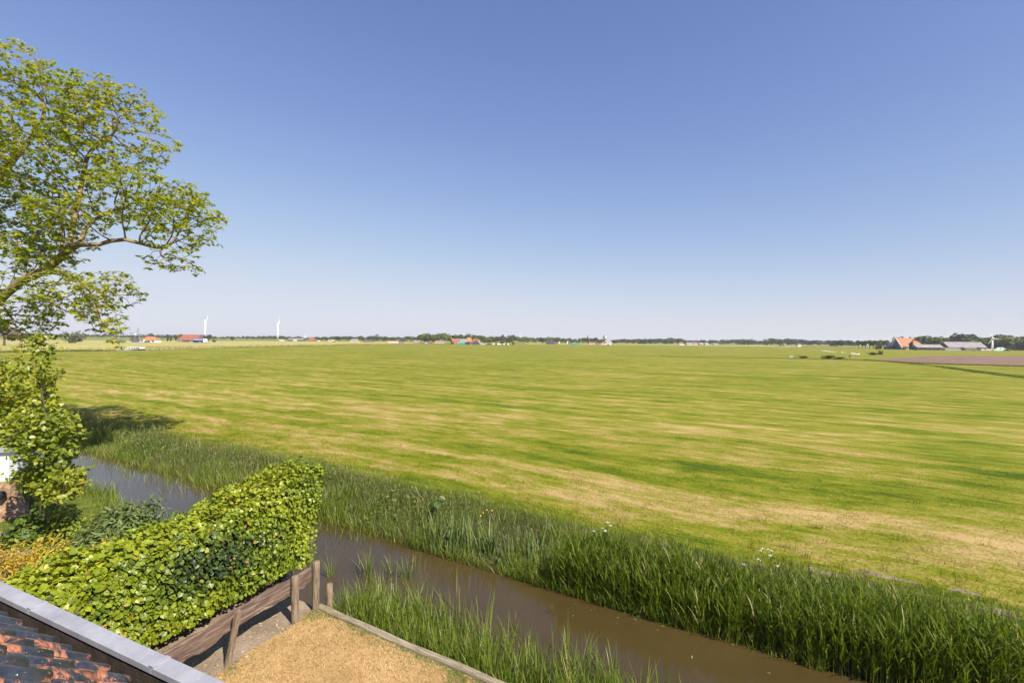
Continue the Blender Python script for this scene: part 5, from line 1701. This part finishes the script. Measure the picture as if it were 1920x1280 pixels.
mb.build('tail_pole', MAT['dark'], wm)

house('cottage', 284.5, 430, 11.0, 7.5, 2.0, 5.0, 'white', 'roof_orange', 'white cottage with an orange hipped roof near the windmill', R(-6), hip=2.6, hipl=.8, windows=4, chimney=False)
hs_ = house('farm', 357, 500, 19.5, 11, 2.2, 7.6, 'brick', 'roof_red', 'red roofed farm with dark solar panels behind the tanker truck', R(5), hip=0.3, hipl=3.4, windows=4, cat='farm')
for i in range(3):
    MB().box((-3.0 + i * 2.2, -3.0, 5.05), (2.0, 2.0, .12)).build('solar_panel', MAT['slate'], hs_).rotation_euler = (R(44), 0, 0)
house('farm_barn', 374.5, 515, 9.5, 9, 3.0, 7.4, 'dark', 'slate', 'dark blue roofed barn joined to the red roofed farm', R(5), windows=0, cat='barn', door=False)


def vehicle_wheels(root, xs, r_, y):
    for x in xs:
        for yy in (-y, y): MB().tube([(x, yy - .14, r_), (x, yy + .14, r_)], r_, 12).build('wheel', MAT['black'], root)


tk = empty('tanker_truck', far(374.5, 440, FZ + .06), R(2), 'tanker truck with a long blue tank and white cab on the road', 'truck')
MB().box((-.8, 0, 1.0), (10.2, 2.2, .35)).build('chassis', MAT['dark'], tk)
MB().tube([(-5.9, 0, 2.35), (-5.5, 0, 2.35), (2.9, 0, 2.35), (3.3, 0, 2.35)], [.8, 1.22, 1.22, .8], 16).build('tank', MAT['blue'], tk, True)
MB().box((-1.3, -1.2, 2.75), (7.8, .12, .35)).build('stripe', MAT['white'], tk)
MB().prism([(3.6, .6), (6.1, .6), (6.1, 2.0), (5.7, 3.5), (3.6, 3.7)], 'y', -1.2, 1.2).build('cab', MAT['white'], tk, bevel=.1)
MB().box((5.0, -1.22, 2.5), (1.2, .06, .8)).build('window', MAT['glass'], tk)
vehicle_wheels(tk, (-4.6, -3.4, -2.2, 2.2, 5.2), .5, 1.0)


def car(px, dist, mat, label, rz=0.0, name='parked_car', group='cars parked in the hamlet', L=4.2, H=1.45, cat='car'):
    c = empty(name, far(px, dist), rz, label, cat, group)
    MB().prism([(-L / 2, .35), (L / 2, .35), (L / 2, .8), (L * .3, .92), (L * .14, H), (-L * .3, H), (-L * .46, .95), (-L / 2, .85)], 'y', -.85, .85).build('body', MAT[mat], c, bevel=.06)
    MB().prism([(L * .24, .95), (L * .12, H - .08), (-L * .28, H - .08), (-L * .4, .95)], 'y', -.87, .87).build('window', MAT['glass'], c)
    vehicle_wheels(c, (-L * .31, L * .31), .32, .78)
    return c


car(268.5, 425, 'white', 'white van parked in front of the orange roofed cottage', 0, 'van', None, 5.4, 2.2, 'van')
car(276.5, 418, 'dark', 'dark car in front of the orange roofed cottage', 0, 'parked_car', None)
car(135.5, 330, 'dark', 'dark car on the dike road below the willow bush', 0, 'car', None)
bt = empty('covered_boat', far(227.5, 410), 0, 'small boat under a blue cover near the windmill', 'boat')
MB().prism([(-3.2, .1), (2.4, .1), (3.4, 1.0), (-3.3, 1.0)], 'y', -1, 1).build('hull', MAT['dark'], bt)
MB().prism([(-3.2, 1.0), (3.3, 1.0), (1.6, 1.9), (-1.2, 2.1)], 'y', -1.05, 1.05).build('cover', MAT['blue'], bt, bevel=.15)

# motor boat on the canal
mbt = empty('motor_boat', far(249.5, 186, FZ - .55), R(-3), 'long white motor cruiser with dark cabin windows on the canal', 'boat')
MB().prism([(-4.3, .5), (-3.2, .05), (3.9, .05), (4.0, .95), (-1.2, .8), (-4.6, .75)], 'y', -1.25, 1.25).build('hull', MAT['dark'], mbt)
MB().box((1.3, 0, 1.15), (5.2, 2.1, .95)).build('cabin', MAT['white'], mbt, bevel=.06)
MB().box((1.2, 0, 1.66), (5.7, 2.35, .1)).build('roof', MAT['white'], mbt)
MB().prism([(-2.9, .72), (-1.3, .72), (-1.3, 1.05), (-2.3, 1.0)], 'y', -.9, .9).build('foredeck', MAT['white'], mbt)
for x in (-.6, .55, 1.5, 2.4, 3.2): MB().box((x, -1.06, 1.22), (.5, .06, .42)).build('window', MAT['glass'], mbt)
mb = MB()
for x in np.linspace(-4.3, -1.5, 5): mb.tube([(x, -1.0, .75), (x, -1.0, 1.35)], .025, 4)
mb.tube([(-4.4, -1.0, 1.35), (-1.4, -1.0, 1.38)], .025, 4); mb.build('railing', MAT['white'], mbt)

# sheds and things between the turbines and the hamlet
house('long_barn', 556.5, 900, 28, 12, 2.2, 4.6, 'dark', 'roof_grey', 'long low grey barn to the side of the tallest wind turbine', 0, cat='barn', door=False)
house('red_house', 585.5, 880, 11.5, 9, 1.6, 7.4, 'roof_red', 'roof_red', 'small house with a steep red hipped roof beside the long grey barn', R(4), hip=3.0, hipl=2.6, windows=1, door=False)
for px, w, lb in ((528.5, 7.5, 'small white shed at the foot of the tallest turbine'), (553.5, 5.5, 'little white tent in front of the long grey barn'), (598, 3, 'small white caravan in front of the red house')):
    house('white_shed', px, 820, w, 4, 1.2, 2.0, 'concrete', 'concrete', lb, 0, cat='shed', door=False, ov=.1)
ex = empty('excavator', far(625, 700), 0, 'yellow excavator with its arm down in the far meadow', 'excavator')
MB().box((0, 0, .5), (3.4, 2.4, .9)).build('track', MAT['black'], ex); MB().box((-.4, 0, 1.7), (2.8, 2.2, 1.4)).build('body', MAT['flower_yellow'], ex, bevel=.1); MB().box((.4, -.5, 2.5), (1.2, 1.0, 1.2)).build('cab', MAT['white'], ex)
MB().tube([(.9, .3, 1.8), (2.6, .3, 3.3), (4.6, .3, 1.0)], [.25, .22, .16], 6).build('arm', MAT['flower_yellow'], ex)
house('white_bungalow', 620.5, 760, 7.5, 5, 1.8, 3.6, 'concrete', 'roof_grey', 'small pale house behind the yellow excavator', 0, door=False)
house('grey_shed', 665, 760, 13.5, 9, 2.0, 4.6, 'cream', 'roof_grey', 'wide pale grey shed with a hipped roof among the trees', 0, hip=2.5, cat='shed', door=False)
house('brown_shed', 691, 770, 16, 9, 1.8, 4.0, 'brick', 'thatch', 'brown low shed under the dark tower block', 0, hip=3.0, cat='shed', door=False)
tw = empty('tower_block', far(707, 1500), 0, 'dark square tower rising above the far trees', 'tower')
MB().box((0, 0, 9), (6.5, 6, 20)).build('wall', MAT['thatch'], tw); MB().box((0, 0, 19.3), (8.0, 7, 1.4)).build('roof', MAT['dark'], tw)
for z in (12, 15.5): MB().box((0, -3.05, z), (4.5, .15, 1.4)).build('window', MAT['concrete'], tw)
house('long_house', 737.5, 740, 13.5, 6, 2.0, 3.4, 'white', 'roof_red', 'long low white house with a pale red roof', 0, windows=4, door=False)
for i, (px, w, h, wl, rf_, lb) in enumerate(((752, 5.5, 2.6, 'brick', 'thatch', 'first brown hut of the allotments'), (762, 4.5, 2.2, 'cream', 'roof_red', 'small cream hut of the allotments with a red roof'), (781, 6, 2.4, 'brick', 'roof_grey', 'brick hut of the allotments with a grey roof'),
                                            (801, 5, 2.6, 'concrete', 'slate', 'pale hut with a dark blue roof before the tall trees'), (806.5, 5, 2.5, 'roof_red', 'roof_red', 'red hut before the tall trees'), (820.5, 6, 3.0, 'cream', 'roof_orange', 'cream hut with an orange roof before the tall trees'), (829, 5, 2.2, 'concrete', 'roof_grey', 'pale hut next to the hamlet gardens'))):
    house('garden_hut', px, 640, w, 4, h * .6, h * 1.25, wl, rf_, lb, 0, cat='hut', door=False, windows=1, ov=.15)
# hamlet
house('village_house', 854, 590, 9.5, 8, 2.6, 6.6, 'brick', 'roof_red', 'red roofed house at the left end of the hamlet', R(20), windows=2, chimney=True)
house('village_house', 868, 640, 9, 8, 3.0, 6.4, 'cream', 'roof_grey', 'cream house with a grey roof behind the turquoise shed', R(-8), windows=3)
house('village_house', 879.5, 660, 8.5, 8, 3.2, 8.4, 'brick', 'roof_orange', 'tallest house of the hamlet with an orange roof', R(5), hip=2.2, hipl=2.2, windows=2)
house('village_house', 893, 650, 8.0, 8, 3.0, 6.6, 'cream', 'roof_red', 'pale red roofed house behind the dark blue shed', R(-12), windows=2)
house('turquoise_shed', 865, 545, 7.6, 5, 1.5, 2.8, 'green', 'green', 'low turquoise green shed at the edge of the hamlet', 0, cat='shed', door=False)
house('black_shed', 876, 550, 6.0, 5, 1.7, 2.7, 'dark', 'dark', 'black low shed between the turquoise and dark blue sheds', 0, cat='shed', door=False)
house('blue_shed', 892.5, 545, 6, 7.5, 2.2, 4.0, 'slate', 'slate', 'dark blue shed turning its gable to the field', R(90), cat='shed', door=False, ov=.2)
house('pale_hut', 905, 560, 5, 4, 1.6, 2.6, 'concrete', 'roof_grey', 'pale hut to the side of the dark blue shed', 0, cat='hut', door=False)
ms = empty('mast', far(875.5, 900), 0, 'tall thin dark chimney mast above the hamlet roofs', 'mast')
MB().tube([(0, 0, 0), (0, 0, 18.5)], [.55, .42], 8).build('shaft', MAT['brick'], ms); MB().tube([(0, 0, 18.2), (0, 0, 18.9)], [.6, .6], 8).build('cap', MAT['dark'], ms)
cl = ['grey', 'dark', 'slate', 'grey', 'white', 'dark', 'white', 'white', 'grey', 'white', 'dark', 'white']
nm = {'grey': 'grey', 'dark': 'black', 'slate': 'dark blue', 'white': 'white'}
for i, px in enumerate(np.linspace(911, 953, 12)):
    car(px, 540 + (i % 2) * 4, cl[i], nm[cl[i]] + ' car in the row parked under the pale brown tree', R(80 if i % 3 else 95), L=4.3)
mb_ = house('blue_barn', 1031.5, 760, 12.5, 9, 2.6, 4.8, 'slate', 'slate', 'blue grey barn at the edge of the far meadow', 0, cat='barn', door=False)
house('brick_hut', 1042, 770, 5.5, 5, 1.8, 3.0, 'brick', 'roof_red', 'small brick hut beside the blue grey barn', 0, cat='hut', door=False)
for px, lb in ((1048.4, 'white silo post next to the brick hut'), (1063.6, 'second white silo post near the green tarpaulin')):
    o = MB().tube([(0, 0, 0), (0, 0, 3.6), (0, 0, 4.1)], [.75, .75, .2], 10).build('silo', MAT['white'], None, True, loc=far(px, 750)); tag(o, lb, 'silo')
house('grey_hall', 1068, 765, 7.5, 6, 1.8, 2.6, 'grey', 'slate', 'low grey hall short of the green tarpaulin shed', 0, cat='shed', door=False)
house('green_shed', 1078, 740, 11, 6, 1.2, 2.2, 'green', 'green', 'low green tarpaulin shed at the far meadow edge', 0, cat='shed', door=False)
house('pink_barn', 1109.5, 800, 10.5, 8, 2.2, 4.0, 'cream', 'roof_red', 'salmon roofed barn under the pointed church spire', 0, cat='barn', door=False)
house('rosy_shed', 1119.5, 810, 5.5, 5, 1.6, 2.4, 'brick', 'roof_red', 'little rosy shed beside the salmon barn', 0, cat='shed', door=False)
sp_ = empty('church', far(1101.8, 1500), 0, 'church with a needle sharp dark spire above the far trees', 'church')
MB().box((0, 0, 7), (4.2, 4.2, 14)).build('tower', MAT['brick'], sp_); MB().tube([(0, 0, 14), (0, 0, 26.5)], [2.9, .05], 8).build('spire', MAT['slate'], sp_)
MB().prism([(-5, 0), (5, 0), (5, 5), (0, 10), (-5, 5)], 'x', 2.1, 20).build('nave', MAT['brick'], sp_)
ch = empty('town_church', far(1132.8, 1400), 0, 'church with a stout dark tower and white topped turret', 'church')
MB().box((-.6, 0, 9), (4.4, 5, 18)).build('tower', MAT['brick'], ch); MB().tube([(-.6, 0, 18), (-.6, 0, 24)], [3.0, .1], 4).build('spire', MAT['slate'], ch)
MB().tube([(3.2, -1, 0), (3.2, -1, 15)], [1.7, 1.6], 8).build('turret', MAT['brick'], ch); MB().tube([(3.2, -1, 15), (3.2, -1, 17), (3.2, -1, 21)], [1.8, 2.2, .3], 8).build('turret_top', MAT['white'], ch)
MB().tube([(-4.4, 0, 0), (-4.4, 0, 11), (-4.4, 0, 15)], [1.0, .9, .1], 6).build('stair_turret', MAT['brick'], ch)
house('stepped_farm', 1139.5, 800, 14, 9, 2.4, 7.4, 'concrete', 'roof_grey', 'pale roofed farm below the church with the white turret', R(12), hip=3.0, hipl=3.0, windows=3)
house('pale_farm', 1133, 780, 6, 6, 2.6, 5.2, 'cream', 'roof_red', 'small cream house below the stout church tower', R(-10), windows=2)
for i, (px, mt, lb) in enumerate(((1130.5, 'cream', 'cream sailing boat below the stout church tower'), (1137, 'white', 'white boat in the middle of the moored boats'), (1143.5, 'white', 'white boat at the right end of the moored boats'))):
    q = empty('moored_boat', far(px, 700), 0, lb, 'boat', 'boats moored below the churches')
    MB().prism([(-2.4, .5), (2.2, .5), (2.9, 1.3), (-2.6, 1.3)], 'y', -.9, .9).build('hull', MAT[mt], q); MB().box((-.3, 0, 1.65), (2.2, 1.4, .7)).build('cabin', MAT['white'], q)
car(1140.5, 640, 'dark', 'dark car standing alone in front of the moored boats', 0, 'car', None)
for px, w, h, wl, rf_, lb in ((1276.5, 9, 3.4, 'white', 'brick', 'white house at the left end of the wooded row of houses'), (1293, 13, 3.6, 'cream', 'roof_grey', 'wide cream house with grey roof in the wooded row'), (1303, 9, 4.2, 'cream', 'brick', 'cream house with reddish roof in the wooded row'),
                              (1314, 9, 3.6, 'brick', 'roof_grey', 'brick house with a grey roof in the wooded row'), (1324, 8, 3.6, 'cream', 'roof_grey', 'small pale house near the end of the wooded row'), (1342, 9, 3.0, 'grey', 'roof_grey', 'last grey house at the end of the wooded row')):
    house('row_house', px, 960, w, 7, h * .55, h * 1.35, wl, rf_, lb, RNG.normal(0, .15), windows=2, door=False)
house('white_house', 1497.5, 900, 9.5, 7, 2.6, 5.0, 'white', 'roof_red', 'white house alone before the dark far wood', R(12), hip=1.5, hipl=1.5, windows=3)
house('rust_barn', 1466, 900, 7.5, 6, 1.8, 3.2, 'roof_red', 'thatch', 'rusty brown barn before the dark far wood', 0, cat='barn', door=False)
o = MB().ball((0, 0, .6), 1.6, 10, 6, (1.2, 1, .8)).build('hay_heap', MAT['orange'], None, True, loc=far(1458.8, 890)); tag(o, 'small orange heap beside the rusty barn', 'heap')

# things on the meadow
gt = empty('field_gate', at_z(1483.5, 672.5, FZ), 0, 'small grey field gate on the ditch across the meadow', 'gate')
for x in (-.9, .9, 1.5): MB().tube([(x, 0, 0), (x, 0, 1.2)], .07, 6).build('post', MAT['post'], gt)
for z in (.45, .75, 1.05): MB().box((0, .0, z), (1.8, .04, .09)).build('rail', MAT['concrete'], gt)
o = MB().tube([(0, 0, 0), (0, 0, 1.2)], .09, 6).box((0, 0, 1.3), (.5, .2, .35)).build('marker_post', MAT['dark'], None, loc=at_z(1593.3, 674.3, FZ)); tag(o, 'dark marker post with a small board on the field ditch', 'post')
for i, (px, py) in enumerate(((1579, 662.0), (1585, 662.6), (1597, 664.0), (1600.5, 665.2), (1603, 664.6), (1606.5, 665.6), (1610, 665.3))):
    q = empty('swan', at_z(px, py, FZ), RNG.uniform(0, 6.28), 'white swan resting in the meadow near the ploughed field', 'bird', 'white birds resting in the meadow')
    m_ = MB().ball((0, 0, .35), .34, 10, 6, (1.45, .8, .8)).tube([(.42, 0, .45), (.58, 0, .75), (.55, 0, 1.0), (.66, 0, 1.05)], [.12, .07, .06, .04], 6)
    m_.build('body', MAT['flower_white'], q, True); MB().tube([(.66, 0, 1.05), (.8, 0, 1.02)], [.04, .015], 5).build('beak', MAT['orange'], q)
for i, px in enumerate((206, 333, 960, 835)):
    o = MB().tube([(0, 0, 0), (0, 0, 8)], [.10, .06], 6).tube([(0, 0, 8), (1.1, 0, 8.1)], .06, 5).build('lamp_post', MAT['grey'], None, loc=far(px, (420, 470, 560, 560)[i]))
    tag(o, ('thin lamp post on the road beside the covered boat', 'thin lamp post beside the slim poplars', 'thin lamp post at the end of the parked cars', 'thin lamp post before the hamlet trees')[i], 'lamp post')

# pale reed belt along the canal and the rough strips between the fields
def belt(name, pix, n, h, mat, wdt=.12, spread=1.5, tb=.5):
    P = []
    pts = [at_z(px, py, FZ)[:2] for px, py in pix]
    ln = np.array([np.linalg.norm(b - a) for a, b in zip(pts, pts[1:])])
    for (a, b), l in zip(zip(pts, pts[1:]), ln):
        k = int(n * l / ln.sum()); f = RNG.uniform(0, 1, (k, 1)); P.append(a + (b - a) * f + RNG.normal(0, spread, (k, 2)))
    P = np.concatenate(P); P = np.column_stack([P, np.full(len(P), FZ)])
    dn = vnoise(P, .12, 3); P = P[dn + .55 > RNG.uniform(-.6, .8, len(P))]
    s1 = Soup(); s1.blades(P, RNG.uniform(.5, 1.1, len(P)) * h, np.full(len(P), wdt), RNG.uniform(0, .5, len(P)), RNG.uniform(0, .5, len(P)), np.clip(tb + .3 * vnoise(P, .1, 8) + RNG.normal(0, .15, len(P)), 0, 1), seg=2)
    tag(link(name, s1.data(name, MAT[mat])), kind='stuff')


belt('reed_belt', [(-200, 660), (60, 655.5), (160, 654.6), (222, 654), (232, 652.8), (268, 651.6), (275, 652.8), (420, 649.5), (560, 647.2), (700, 644.6), (830, 642.8)], 9000, 1.0, 'reedbelt', .22, 2.2)
belt('rough_grass', [(-200, 662.5), (60, 659.6), (160, 658), (222, 657.3)], 2600, .7, 'tall_grass', .14, .7)
belt('rough_grass', [(275, 655.6), (420, 652.0), (560, 649.0), (700, 646.0), (860, 644.6)], 5000, .8, 'tall_grass', .2, 1.5)
belt('rough_grass', [(1480, 672.2), (1560, 673.2), (1660, 677.5), (1740, 685), (1830, 697), (1925, 709)], 5000, .36, 'tall_grass', .10, .7, .45)
belt('rough_grass', [(1622, 675.2), (1700, 680.2), (1790, 683.6), (1925, 687.4)], 3000, .4, 'tall_grass', .10, .5, .4)
belt('rough_grass', [(985, 645.2), (1240, 647.8), (1500, 650.8), (1700, 653.5)], 4500, .7, 'tall_grass', .25, 2.0, .35)
belt('rough_grass', [(1240, 668), (1380, 670.8), (1480, 672)], 1500, .3, 'tall_grass', .10, .5, .25)

# weeds and sedge along the garden's own bank beyond the hedge
sp = Soup()
n = 5000
s_ = RNG.uniform(-34, -9.2, n); t_ = near_edge(s_) + RNG.normal(-.05, .22, n)
P = ST(s_, t_, 0); P[:, 2] = np.where(t_ > near_edge(s_), WZ, 0)
keep = in_view(P); P = P[keep]
sp.blades(P, RNG.uniform(.2, .6, len(P)), RNG.uniform(.008, .015, len(P)), RNG.uniform(0, .6, len(P)), RNG.uniform(.1, .9, len(P)), RNG.uniform(.1, .9, len(P)), seg=3)
stuff('garden_bank_grass', sp, MAT['sedge'])

# ================================================================== SUMMER HAZE OVER THE FLAT LAND
HX, HY0, HY1 = 9500, -9500, 9500
hm, hnt, hout = nodes('summer_haze')
pv = N(hnt, 'ShaderNodeVolumePrincipled', Density=0.00011, Anisotropy=0.1)
pv.inputs['Color'].default_value = (0.93, 0.95, 1.0, 1)
hnt.links.new(pv.outputs[0], hout.inputs['Volume'])
hz = MB().box((0, 0, 33.5), (19500, 19500, 72.0)).build('haze', hm)
tag(hz, kind='stuff')

# leaf litter and crumbs of earth on the path below the fence
sp = Soup()
n = 1500
u = RNG.uniform(-8.3, -6.7, n); v = RNG.uniform(3.2, 6.9, n)
P = UV(u, v, 0.012)
s_, t_ = to_st(P); P = P[t_ < 5.8]
sp.leaves(P, unit(RNG.normal(0, .35, P.shape) + [0, 0, 1]), RNG.normal(0, 1, P.shape), RNG.uniform(.012, .05, len(P)), RNG.uniform(0, .9, len(P)), OUT_OVATE)
stuff('leaf_litter', sp, MAT['reedbelt'])

# bits of leaf and stalk floating along the far bank
sp = Soup()
n = 120
s_ = RNG.uniform(-14, 8, n); t_ = 9.95 - np.abs(RNG.normal(0, .38, n))
P = ST(s_, t_, WZ + .006)
keep = vnoise(P, .9, 91) > .0; P = P[keep]
sp.leaves(P, unit(RNG.normal(0, .05, P.shape) + [0, 0, 1]), RNG.normal(0, 1, P.shape), RNG.uniform(.03, .11, len(P)), RNG.uniform(.1, 1, len(P)), OUT_LANCE, fold=.01)
stuff('floating_leaves', sp, MAT['sedge'])
